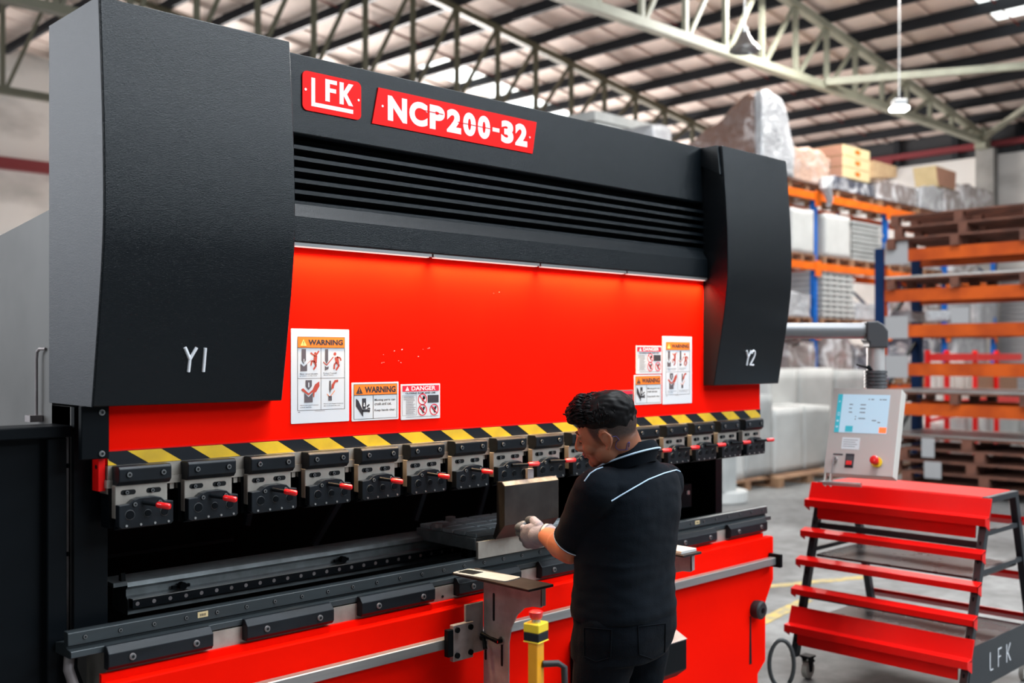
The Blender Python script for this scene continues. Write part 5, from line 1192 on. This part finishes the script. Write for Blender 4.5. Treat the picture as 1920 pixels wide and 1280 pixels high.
def stock(px0, px1, z0, z1, Y, dep, lab, seed, mt='foam'):
    a = onY(px0, 700, Y); b_ = onY(px1, 700, Y)
    wrapped('wrapped_stack', a.x, b_.x, Y, Y + dep, z0, z1, mt, lab, 'stack', GW, 0.02, 0.02, seed, 6)
stock(1736, 1780, 0.0, 0.62, 7.4, 0.4, 'low white stack behind the first two red posts', 40)
stock(1784, 1836, 0.0, 0.72, 7.4, 0.4, 'low white stack between the middle red posts', 41)
stock(1842, 1915, 0.0, 0.66, 7.4, 0.4, 'low white stack below the rusty mesh panel', 42)
for k, (p0_, p1_, z1, lab) in enumerate(((1748, 1800, 1.75, 'row of white rolls standing behind the first red posts'), (1804, 1836, 1.6, 'short row of white rolls behind the third red post'))):
    a = onY(p0_, 700, 7.95); b_ = onY(p1_, 700, 7.95)
    t = thing('roll_row', lab, 'rolls', ((a.x + b_.x)/2, 7.95, 0), GW)
    n = max(2, int((b_.x - a.x)/0.24))
    for i in range(n):
        mb = MB(); x = a.x + (b_.x - a.x)*(i + 0.5)/n; mb.cyl((x, 8.05, 0), (x, 8.05, z1 - 0.1*(i % 3)), 0.085, 'foam', 12); mb.build('roll', t, smooth=40)
G5 = 'goods in the far bays of the pallet rack'
def far(px0, px1, py, lev, mt, lab, seed):
    goods(px0, px1, py, lev, mt, lab, 'wrapped_load', 'wrapped load', seed, 0.04, palletlabel='pallet under the ' + lab, group=G5, top=0.05)
far(1735, 1766, 470, LV[3], 'film_white', 'white load seen between the top two dull orange beams, left', 51)
far(1782, 1835, 460, LV[3], 'film_grey', 'grey load seen between the top two dull orange beams, right', 52)
far(1736, 1764, 556, LV[2], 'film_grey', 'grey load seen left of the hanging white paper', 53)
far(1778, 1820, 552, LV[2], 'film_white', 'white load seen right above the hanging white paper', 54)
far(1836, 1872, 556, LV[2], 'film_white', 'white load seen at the far right beside a blue upright', 55)
far(1736, 1764, 630, LV[1], 'film_dark', 'dark load seen below the third dull orange beam, left', 56)
far(1790, 1850, 622, LV[1], 'film_white', 'white load seen below the third dull orange beam, right', 57)
# ================================================================ THE OPERATOR
def skin_mat():
    m = bpy.data.materials.new('warm_skin'); m.use_nodes = True; nt = m.node_tree; b = nt.nodes['Principled BSDF']
    at = nt.nodes.new('ShaderNodeAttribute'); at.attribute_name = 'stubble'
    tc = nt.nodes.new('ShaderNodeTexCoord'); n = nt.nodes.new('ShaderNodeTexNoise'); n.inputs['Scale'].default_value = 25; n.inputs['Detail'].default_value = 5
    nt.links.new(tc.outputs['Object'], n.inputs[0])
    c1 = nt.nodes.new('ShaderNodeMix'); c1.data_type = 'RGBA'; c1.inputs[6].default_value = (0.37, 0.145, 0.075, 1); c1.inputs[7].default_value = (0.28, 0.095, 0.05, 1)
    nt.links.new(n.outputs[0], c1.inputs[0])
    n3 = nt.nodes.new('ShaderNodeTexNoise'); n3.inputs['Scale'].default_value = 700; nt.links.new(tc.outputs['Object'], n3.inputs[0])
    mr = nt.nodes.new('ShaderNodeMapRange'); mr.inputs[1].default_value = 0.3; mr.inputs[2].default_value = 0.7; mr.inputs[3].default_value = 0.75; mr.inputs[4].default_value = 1.15
    nt.links.new(n3.outputs[0], mr.inputs[0])
    mu = nt.nodes.new('ShaderNodeMath'); mu.operation = 'MULTIPLY'; mu.use_clamp = True; nt.links.new(at.outputs['Fac'], mu.inputs[0]); nt.links.new(mr.outputs[0], mu.inputs[1])
    c2 = nt.nodes.new('ShaderNodeMix'); c2.data_type = 'RGBA'; c2.inputs[7].default_value = (0.012, 0.009, 0.009, 1)
    nt.links.new(mu.outputs[0], c2.inputs[0]); nt.links.new(c1.outputs[2], c2.inputs[6]); nt.links.new(c2.outputs[2], b.inputs['Base Color'])
    b.inputs['Roughness'].default_value = 0.48; b.inputs['Subsurface Weight'].default_value = 0.12; b.inputs['Subsurface Radius'].default_value = (0.02, 0.008, 0.004); b.inputs['Subsurface Scale'].default_value = 0.5
    return m
M['skin'] = skin_mat()
M['lips'] = mat('lips', (0.40, 0.10, 0.08), 0.45)
RB = Vector((0.985, 0.174, 0)); FW = Vector((-0.174, 0.985, 0)); ZV = Vector((0, 0, 1)); RC = Vector((sa, -ca, 0)); DC = Vector((ca, sa, 0))
def fuse(mb, name, parent, mt, vox, smooth_it=6, disp=None, attr=None):
    o = mb.build('tmp', None, recalc=True)
    md = o.modifiers.new('r', 'REMESH'); md.mode = 'VOXEL'; md.voxel_size = vox; md.use_smooth_shade = True
    ms = o.modifiers.new('s', 'SMOOTH'); ms.iterations = smooth_it; ms.factor = 0.5
    dg = bpy.context.evaluated_depsgraph_get(); me = bpy.data.meshes.new_from_object(o.evaluated_get(dg))
    bpy.data.objects.remove(o)
    me.name = name
    og = ORG.get(parent.name, Vector()) if parent else Vector()
    nrm = [v.normal.copy() for v in me.vertices]
    if disp:
        for v, n_ in zip(me.vertices, nrm): v.co = v.co + n_*disp(v.co, n_)
    if attr:
        a = me.attributes.new('stubble', 'FLOAT', 'POINT')
        a.data.foreach_set('value', [attr(v.co) for v in me.vertices])
    for v in me.vertices: v.co = v.co - og
    me.materials.clear(); me.materials.append(M[mt])
    me.polygons.foreach_set('material_index', [0]*len(me.polygons)); me.polygons.foreach_set('use_smooth', [True]*len(me.polygons))
    ob = bpy.data.objects.new(name, me); COL.objects.link(ob); ORG[ob.name] = og
    if parent: ob.parent = parent
    return ob
def cap(mb, a, b, ra, rb=None, n=20, mt='skin'):
    a = Vector(a); b = Vector(b); rb = ra if rb is None else rb; d = (b - a).normalized()
    pts = []; rs = []
    for k in (80, 60, 40, 20): pts.append(a - d*ra*math.sin(math.radians(k))); rs.append(ra*math.cos(math.radians(k)))
    m_ = 6
    for k in range(m_ + 1): pts.append(a.lerp(b, k/m_)); rs.append(ra + (rb - ra)*k/m_)
    for k in (20, 40, 60, 80): pts.append(b + d*rb*math.sin(math.radians(k))); rs.append(rb*math.cos(math.radians(k)))
    mb.tube(pts, rs, mt, n)
def ringloft(mb, rings, mt, n=40, e=2.3):
    out = []
    for c, A, B, a, b in rings:
        r = []
        for j in range(n):
            t = 2*PI*j/n; cx, sy = math.cos(t), math.sin(t)
            r.append(c + A*a*abs(cx)**(2/e)*math.copysign(1, cx) + B*b*abs(sy)**(2/e)*math.copysign(1, sy))
        out.append(r)
    mb.loft(out, mt)
base = onD(1172, 1200, 3.3)
op = thing('person', 'operator in black polo shirt and grey gloves, looking down at the steel tool he holds', 'person', (base.x, base.y, 0))
# --- head frame
th, ph, ro = math.radians(115), math.radians(15), math.radians(20)
f0 = Vector((math.cos(th), math.sin(th), 0)); l0 = Vector((-math.sin(th), math.cos(th), 0))
hf = f0*math.cos(ph) - ZV*math.sin(ph); hu0 = ZV*math.cos(ph) + f0*math.sin(ph)
hu = hu0*math.cos(ro) + l0*math.sin(ro); hl = l0*math.cos(ro) - hu0*math.sin(ro)
HC = onD(1138, 803, 3.22); HR = Matrix((hf, hl, hu)).transposed()
HS = 0.97
def H(x, y, z): return HC + (hf*x + hl*y + hu*z)*HS
def hell(mb, c, r, mt='skin', rz=0, ry=0):
    R2 = HR @ Matrix.Rotation(ry, 3, 'Y') @ Matrix.Rotation(rz, 3, 'Z')
    mb.ell(H(*c), tuple(q*HS for q in r), mt, R2, 28, 18)
def headco(p):
    q = p - HC; return Vector((q.dot(hf), q.dot(hl), q.dot(hu)))/HS
shL = onD(1120, 916, 3.16); shR = onD(1247, 902, 3.44)
elL = onD(1070, 1030, 3.30); wrL = onD(1022, 1003, 3.56)
elR = onD(1200, 1035, 3.66); wrR = onD(1125, 1010, 3.84)
nb = onD(1183, 852, 3.31)
body = MB()
hell(body, (-0.008, 0, 0.022), (0.095, 0.075, 0.086)); hell(body, (0.035, 0, 0.0), (0.058, 0.064, 0.075)); hell(body, (0.038, 0, -0.045), (0.050, 0.056, 0.058))
hell(body, (0.046, 0, -0.082), (0.042, 0.046, 0.030)); hell(body, (0.078, 0, -0.098), (0.018, 0.022, 0.018))
for s_ in (-1, 1):
    hell(body, (0.058, 0.038*s_, -0.035), (0.028, 0.024, 0.026)); hell(body, (0.015, 0.052*s_, -0.065), (0.035, 0.014, 0.030)); hell(body, (0.080, 0.028*s_, 0.012), (0.014, 0.024, 0.009)); hell(body, (0.077, 0.030*s_, -0.008), (0.012, 0.015, 0.010))
    cap(body, H(0.108, 0.010*s_, -0.044), H(0.104, 0.013*s_, -0.043), 0.0075)
    # ear
    e = [(-0.022, 0.072, -0.030), (-0.020, 0.078, 0.004), (-0.012, 0.081, 0.016), (0.000, 0.079, 0.014), (0.004, 0.075, 0.002), (0.002, 0.074, -0.018), (-0.002, 0.074, -0.036), (-0.010, 0.075, -0.040)]
    ang = [(-0.006, 0.078, -0.038), (-0.016, 0.080, -0.026), (-0.026, 0.086, -0.008), (-0.027, 0.089, 0.008), (-0.018, 0.088, 0.021), (-0.004, 0.083, 0.020), (0.004, 0.078, 0.008), (0.003, 0.076, -0.006)]
    body.tube([H(x, y*s_, z) for x, y, z in ang], [0.0065, 0.0055, 0.005, 0.005, 0.005, 0.005, 0.0045, 0.004], 'skin', 10)
    hell(body, (-0.011, 0.074*s_, -0.008), (0.017, 0.008, 0.025), 'skin'); hell(body, (-0.004, 0.078*s_, -0.036), (0.008, 0.0055, 0.009)); hell(body, (0.003, 0.077*s_, -0.010), (0.005, 0.005, 0.008))
cap(body, H(0.088, 0, 0.008), H(0.112, 0, -0.038), 0.0085, 0.0115); hell(body, (0.090, 0, -0.045), (0.016, 0.022, 0.012)); hell(body, (0.086, 0, -0.066), (0.014, 0.024, 0.014))
cap(body, nb + Vector((0, 0, -0.06)), H(-0.030, 0, -0.040), 0.066, 0.058, 28); cap(body, nb + Vector((0, 0, -0.04)), H(0.01, 0, -0.06), 0.055, 0.050)
# trunk, limbs
def ctr(px, py, d=3.3): return onD(px, py, d)
TR = [(1146, 1172, .172, .122), (1100, 1171, .170, .120), (1050, 1172, .168, .118), (1000, 1178, .172, .115), (950, 1183, .178, .112), (910, 1186, .178, .10), (885, 1186, .15, .085), (868, 1184, .10, .07)]
ringloft(body, [(ctr(x, y), RB, FW, a, b) for y, x, a, b in TR], 'skin')
cap(body, shL, elL, 0.052, 0.044); cap(body, elL, elL.lerp(wrL, 0.35), 0.046, 0.047); cap(body, elL.lerp(wrL, 0.3), wrL, 0.046, 0.029)
cap(body, shR, elR, 0.052, 0.042); cap(body, elR, wrR, 0.044, 0.028)
hipL = onD(1141, 1165, 3.22); hipR = onD(1203, 1165, 3.38)
kL = Vector((hipL.x - 0.02, hipL.y + 0.05, 0.50)); kR = Vector((hipR.x - 0.02, hipR.y + 0.03, 0.50)); aL = Vector((kL.x, kL.y - 0.03, 0.09)); aR = Vector((kR.x + 0.01, kR.y - 0.03, 0.09))
cap(body, hipL, kL, 0.078, 0.055); cap(body, hipR, kR, 0.078, 0.055); cap(body, kL, aL, 0.054, 0.036); cap(body, kR, aR, 0.054, 0.036)
cap(body, aL + Vector((0, 0, -0.04)), aL + FW*0.13 + Vector((0, 0, -0.055)), 0.034, 0.028); cap(body, aR + Vector((0, 0, -0.04)), aR + FW*0.13 + Vector((0, 0, -0.055)), 0.034, 0.028)
# hands
def hand(W, p, up, side, R=1.0, grip=0.0, mt='glove', tips='gloved', mb=None, coat=None, palm_in=None):
    """W wrist, p towards the knuckles, up = index side, palm_in = where the palm looks."""
    p = p.normalized(); q = palm_in; q = (q - p*q.dot(p)).normalized(); a = (up - p*up.dot(p) - q*up.dot(q)).normalized()
    R3 = Matrix((p, a, q)).transposed()
    cap(mb, W - p*0.02, W + p*0.03, 0.031*R, 0.034*R, mt=mt)
    mb.ell(W + p*0.060, (0.052, 0.043, 0.020), mt, R3, 20, 14); mb.ell(W + p*0.035 + q*0.008 + a*0.016, (0.034, 0.026, 0.020), mt, R3, 16, 12); mb.ell(W + p*0.038 - a*0.02 + q*0.006, (0.032, 0.019, 0.018), mt, R3, 16, 12)
    L_ = [(0.031, 0.045, 0.026, 0.021), (0.011, 0.050, 0.030, 0.023), (-0.010, 0.046, 0.027, 0.022), (-0.029, 0.036, 0.021, 0.019)]
    bend = [(38, 72, 58), (44, 76, 55), (50, 80, 55), (55, 82, 55)]
    for (off, l1, l2, l3), (b1, b2, b3) in zip(L_, bend):
        k = W + p*(0.094 - abs(off - 0.01)*0.15) + a*off; an = 0; pt = k; r = 0.0112
        for L, b_ in ((l1, b1), (l2, b2), (l3, b3)):
            an += math.radians(b_*grip); d = p*math.cos(an) + q*math.sin(an)
            nx = pt + d*L; cap(mb, pt, nx, r, r*0.92, 12, mt)
            if coat is not None: cap(coat, pt.lerp(nx, 0.15) + q*0.0009*0, nx, r*1.09, r*1.02, 12, tips)
            pt = nx; r *= 0.92
    t0 = W + p*0.028 + a*0.030 + q*0.010; t1 = t0 + (p*0.75 + a*0.42 + q*0.35).normalized()*0.038; t2 = t1 + (p*0.9 + a*0.0 + q*0.4).normalized()*0.032; t3 = t2 + (p*0.8 - a*0.15 + q*0.5).normalized()*0.024
    cap(mb, t0, t1, 0.017, 0.0135, 14, mt); cap(mb, t1, t2, 0.013, 0.012, 14, mt); cap(mb, t2, t3, 0.012, 0.0105, 14, mt)
    if coat is not None: cap(coat, t1.lerp(t2, 0.2), t2, 0.0142, 0.0130, 14, tips); cap(coat, t2, t3, 0.0130, 0.0115, 14, tips)
pL = (onD(988, 1006, 3.62) - wrL); pR = (onD(1092, 1002, 3.92) - wrR)
glL = MB(); ctL = MB(); hand(wrL, pL, ZV, 1, 1.0, 0.55, mb=glL, coat=ctL, palm_in=(DC*1.0 + RC*0.35 + ZV*0.12))
glR = MB(); ctR = MB(); hand(wrR, pR, ZV, -1, 1.0, 0.75, mb=glR, coat=ctR, palm_in=(DC*0.6 - RC*0.75 + ZV*0.4))
cap(body, wrL, wrL + pL.normalized()*0.07, 0.024, 0.016); cap(body, wrR, wrR + pR.normalized()*0.07, 0.024, 0.016)
def stub(p):
    q = headco(p)
    if q.z < -0.10 or (p - HC).length > 0.17: return 0.0
    ss = lambda a, b, x: max(0, min(1, (x - a)/(b - a)))**2*(3 - 2*max(0, min(1, (x - a)/(b - a))))
    low = -0.045 - 0.35*max(0, -q.x - 0.015)        # the hairline drops towards the nape
    v = ss(low, low + 0.060, q.z); front = 1 - ss(0.034, 0.048, q.x + 0.25*max(0, 0.03 - q.z))
    if abs(q.y) > 0.074 and -0.05 < q.z < 0.028 and -0.034 < q.x < 0.012: v *= 0.0
    side = ss(-0.02, 0.0, q.z)*(1 - ss(0.002, 0.02, q.z))*0
    bd = 0.16*ss(0.0, 0.03, q.x)*ss(0.05, 0.075, -q.z)
    return max(v*front, bd)
bd = fuse(body, 'body', op, 'skin', 0.004, 7, attr=stub)
for nm, g_, c_ in (('glove', glL, ctL), ('glove', glR, ctR)):
    go = fuse(g_, nm, op, 'glove', 0.0028, 5, disp=lambda p, n_: 0.0022 + 0.0008*noise.noise(p*90))
    go['label'] = 'grey knitted work glove'
    co = fuse(c_, 'grip_coating', go, 'gloved', 0.0028, 4, disp=lambda p, n_: 0.0022)
for W_, p_ in ((wrL, pL), (wrR, pR)):
    mb = MB(); p_ = p_.normalized(); mb.tube([W_ - p_*0.026, W_ - p_*0.014], [0.0365, 0.0375], 'cuff', 24); o = mb.build('glove_cuff', op, smooth=50)
    mb = MB(); mb.tube([W_ - p_*0.0135, W_ - p_*0.009], [0.0380, 0.0382], 'gloved', 24); mb.build('cuff_band', o, smooth=50)
# eyes, brows, lips
for s_ in (-1, 1):
    mb = MB(); mb.tube([H(0.087, 0.014*s_, 0.018), H(0.090, 0.028*s_, 0.022), H(0.078, 0.046*s_, 0.016)], [0.0035, 0.004, 0.002], 'hair', 8); mb.build('eyebrow', op, smooth=50)
    mb = MB(); mb.tube([H(0.089, 0.019*s_, -0.010), H(0.0895, 0.030*s_, -0.013), H(0.082, 0.043*s_, -0.011)], [0.0015, 0.002, 0.0012], 'hair', 8); mb.build('eyelid_line', op, smooth=50)
mb = MB(); hell(mb, (0.097, 0, -0.062), (0.0075, 0.019, 0.005), 'lips'); hell(mb, (0.095, 0, -0.071), (0.0075, 0.017, 0.006), 'lips'); mb.build('lips', op, smooth=60)
# --- hair
hb = MB()
hell(hb, (-0.011, 0, 0.053), (0.098, 0.078, 0.070), 'hair'); hell(hb, (0.030, 0, 0.080), (0.070, 0.064, 0.040), 'hair'); hell(hb, (0.078, 0, 0.080), (0.030, 0.050, 0.026), 'hair'); hell(hb, (0.086, 0.010, 0.066), (0.022, 0.044, 0.020), 'hair')
hell(hb, (-0.036, 0, 0.038), (0.070, 0.070, 0.064), 'hair')
def hdisp(p, n_):
    q = headco(p); return 0.004*noise.noise(q*38) + 0.0035*noise.noise(Vector((q.x*30, q.y*95, q.z*60)))
hair = fuse(hb, 'hair', op, 'hair', 0.0035, 3, disp=hdisp)
tf = MB(); rr = random.Random(11)
for i in range(620):
    u_ = rr.uniform(-1, 1); an = rr.uniform(0, 2*PI); el_ = rr.uniform(0.05, 1.0)
    dirv = Vector((math.cos(an)*math.sqrt(1 - el_*el_), math.sin(an)*math.sqrt(1 - el_*el_), el_))
    x, y, z = -0.002 + dirv.x*0.092, dirv.y*0.075, 0.052 + dirv.z*0.066
    if x > 0.02: z += 0.012*dirv.z; x += 0.012
    nn = Vector((dirv.x, dirv.y, dirv.z)).normalized()
    comb = Vector((0.55, rr.uniform(-0.5, 0.5), 0.25)) if x > 0 else Vector((0.1, rr.uniform(-0.4, 0.4), -0.6))
    comb = (comb - nn*comb.dot(nn)*0.85).normalized(); L = rr.uniform(0.016, 0.030)*(0.6 + 0.6*max(0, dirv.z))
    p0 = Vector((x, y, z)) - nn*0.003; p1 = p0 + comb*L*0.4 + nn*0.006; p2 = p1 + comb*L*0.35 + nn*0.002; p3 = p2 + comb*L*0.25 - nn*0.003
    w_ = rr.uniform(0.0022, 0.0038)
    tf.tube([H(*p0), H(*p1), H(*p2), H(*p3)], [w_, w_*1.1, w_*0.8, w_*0.15], 'hair', 5)
tf.build('hair_tufts', hair, smooth=180)
# --- shirt
sh = MB()
def band(rows, da=0.0): return [(ctr(x, y), RB, FW, a + da, b + da) for y, x, a, b in rows]
SH = [(1150, 1171, .190, .142), (1136, 1171, .192, .143), (1100, 1170, .186, .136), (1050, 1172, .185, .133), (1000, 1178, .190, .131), (955, 1183, .196, .130), (920, 1186, .200, .122), (895, 1187, .190, .108), (878, 1186, .150, .09), (868, 1184, .10, .08), (858, 1183, .074, .07)]
ringloft(sh, band(SH), 'shirt', e=2.5)
def sleeve(s0, e0, r0, r1, ct_, frac):
    d = (e0 - s0); cuff = s0 + d*frac
    cap(sh, s0 + Vector((0, 0, -0.01)), s0 + d*0.25, r0, r0*1.0, 24, 'shirt')
    sh.tube([s0, s0 + d*0.3, s0 + d*0.6, cuff], [r0, r0*1.02, (r0 + r1)/2*1.02, r1], 'shirt', 28)
    return cuff, d.normalized()
cL, dL = sleeve(shL, elL, 0.070, 0.064, 1, 0.83); cR, dR = sleeve(shR, elR, 0.062, 0.062, 1, 0.80)
cap(sh, ctr(1180, 922), shL, 0.080, 0.066, 24, 'shirt'); cap(sh, ctr(1188, 908), shR, 0.076, 0.060, 24, 'shirt')
def folds(p, n_):
    z = p.z; k = 0.0035*noise.noise(Vector((p.x*9, p.y*9, z*16))) + 0.0022*noise.noise(Vector((p.x*22, p.y*22, z*40)))
    if z < 1.08: k += 0.0050*noise.noise(Vector((p.x*6 + 3, p.y*6, z*34)))
    return k
shirt = fuse(sh, 'polo_shirt', op, 'shirt', 0.0055, 5, disp=folds)
# ray helper: where the sight line of a pixel meets a mesh (seams lie on the cloth)
from mathutils.bvhtree import BVHTree
def bvh_of(o):
    og = ORG[o.name]; me = o.data
    return BVHTree.FromPolygons([v.co + og for v in me.vertices], [tuple(p.vertices) for p in me.polygons])
bs = bvh_of(shirt); bb_ = bvh_of(bd)
EYE = Vector((0, 0, 1.7))
def hit(b_, px, py, out=0.001):
    d = (onD(px, py, 3.0) - EYE).normalized(); h_ = b_.ray_cast(EYE, d)
    return (h_[0] + h_[1]*out) if h_[0] else None
def seam(b_, pts, r, mt, name, parent, n=24, smooth_=True, out=0.0008):
    P = []
    for (x0, y0), (x1, y1) in zip(pts[:-1], pts[1:]):
        m_ = max(2, int(n/(len(pts) - 1)))
        for k in range(m_):
            q = hit(b_, x0 + (x1 - x0)*k/m_, y0 + (y1 - y0)*k/m_, out)
            if q is not None and (not P or (q - P[-1]).length < 0.08): P.append(q)
    q = hit(b_, pts[-1][0], pts[-1][1], out)
    if q is not None and P and (q - P[-1]).length < 0.08: P.append(q)
    if len(P) < 3: return None
    mb = MB(); mb.tube(P, r, mt, 8); return mb.build(name, parent, smooth=60)
seam(bs, [(1146, 939), (1180, 919), (1215, 899), (1245, 887), (1268, 881), (1275, 884)], 0.0022, 'piping', 'yoke_piping', shirt)
seam(bs, [(1096, 902), (1106, 888), (1118, 880), (1130, 876)], 0.0020, 'piping', 'shoulder_piping', shirt)
# cuffs with pale piping
for c_, d_, r_ in ((cL, dL, 0.0655), (cR, dR, 0.0635)):
    u1 = d_.orthogonal().normalized(); u2 = d_.cross(u1)
    mb = MB(); mb.tube([c_ + (u1*math.cos(2*PI*k/32) + u2*math.sin(2*PI*k/32))*r_ - d_*0.004 for k in range(32)], 0.0042, 'shirt', 8, closed=True); mb.tube([c_ + (u1*math.cos(2*PI*k/32) + u2*math.sin(2*PI*k/32))*r_ + d_*0.004 for k in range(32)], 0.0022, 'shirt', 8, closed=True); mb.build('cuff_rib', shirt, smooth=60)
    mb = MB(); mb.tube([c_ + (u1*math.cos(2*PI*k/32) + u2*math.sin(2*PI*k/32))*(r_ + 0.0015) for k in range(32)], 0.0030, 'piping', 8, closed=True); mb.build('cuff_piping', shirt, smooth=60)
# collar
cc_ = onD(1179, 853, 3.27)
def cring(r_a, r_b, dz, tl_):
    return [cc_ + RB*r_a*math.cos(2*PI*k/40) + FW*r_b*math.sin(2*PI*k/40) + ZV*(dz - tl_*math.sin(2*PI*k/40)) for k in range(40)]
mb = MB(); R1 = cring(0.079, 0.076, 0.024, 0.028); R2 = cring(0.087, 0.084, 0.016, 0.030); R3 = cring(0.103, 0.094, -0.008, 0.036); R4 = cring(0.099, 0.090, -0.014, 0.036); R5 = cring(0.074, 0.072, 0.010, 0.028)
R6 = cring(0.088, 0.082, -0.048, 0.034); mb.loft([R5, R1, R2, R3, R4, R6], 'shirt', caps=False); mb.build('collar', shirt, smooth=60)
mb = MB(); mb.tube(cring(0.1035, 0.0945, -0.009, 0.036), 0.0028, 'piping', 8, closed=True); mb.build('collar_piping', shirt, smooth=60)
# --- trousers
tr = MB()
ringloft(tr, [(ctr(x, y), RB, FW, a, b) for y, x, a, b in [(1112, 1171, .176, .126), (1125, 1172, .180, .134), (1150, 1172, .184, .140), (1175, 1171, .186, .142), (1200, 1168, .186, .138), (1222, 1163, .182, .130)]], 'trous', e=2.4)
cap(tr, hipL + Vector((0, 0, -0.02)), kL, 0.098, 0.078, 24, 'trous'); cap(tr, hipR + Vector((0, 0, -0.02)), kR, 0.098, 0.078, 24, 'trous')
tr.tube([kL, aL + Vector((0, 0, 0.0))], [0.078, 0.066], 'trous', 24); tr.tube([kR, aR + Vector((0, 0, 0.0))], [0.078, 0.066], 'trous', 24)
def tfold(p, n_): return 0.0045*noise.noise(Vector((p.x*7, p.y*7, p.z*22))) + 0.003*noise.noise(Vector((p.x*18 + 5, p.y*18, p.z*30)))
trs = fuse(tr, 'work_trousers', op, 'trous', 0.006, 4, disp=tfold)
bt = bvh_of(trs)
mb = MB(); W0 = [(ctr(1172, 1148, 3.3) + RB*0.1935*math.cos(t_) + FW*0.1475*math.sin(t_)) for t_ in [2*PI*k/48 for k in range(48)]]
for a_, b_, nm in (((1143, 1132), (1143, 1156), 'belt_loop'), ((1222, 1128), (1226, 1152), 'belt_loop'), ((1240, 1122), (1246, 1146), 'belt_loop')):
    q0 = hit(bt, *a_, 0.003); q1 = hit(bt, *b_, 0.004)
    if q0 is not None and q1 is not None and (q0 - q1).length < 0.1:
        mb = MB(); mb.bar(q0, q1, 0.013, 'trous', 0.005); mb.build(nm, trs)
seam(bt, [(1075, 1150), (1120, 1157), (1172, 1158), (1225, 1151), (1260, 1140)], 0.0022, 'trous', 'waistband_seam', trs, 30, out=0.002)
seam(bt, [(1096, 1176), (1096, 1230), (1118, 1240), (1145, 1232), (1147, 1180), (1096, 1176)], 0.0016, 'trous', 'back_pocket_seam', trs, 40, out=0.0016)
seam(bt, [(1196, 1174), (1198, 1226), (1222, 1234), (1246, 1222), (1247, 1168), (1196, 1174)], 0.0016, 'trous', 'back_pocket_seam', trs, 40, out=0.0016)
for a_ in (aL, aR):
    mb = MB(); cap(mb, a_ + Vector((0, 0, -0.035)) - FW*0.02, a_ + FW*0.15 + Vector((0, 0, -0.045)), 0.050, 0.040, 20, 'rubber'); mb.v = [Vector((v.x, v.y, max(0.001, v.z))) for v in mb.v]; mb.build('shoe', op, smooth=60)
# thin violet cord behind the ear
M['cord'] = MATS['violet_blue_cord']
seam(bb_, [(1148, 818), (1155, 817), (1161, 824), (1156, 828), (1154, 838), (1160, 843), (1172, 843), (1178, 841)], 0.0010, 'cord', 'ear_cord', op, 40, out=0.001)
seam(bb_, [(1174, 842), (1177, 830), (1180, 828), (1179, 838)], 0.0011, 'cord', 'cord_loop', op, 20, out=0.001)
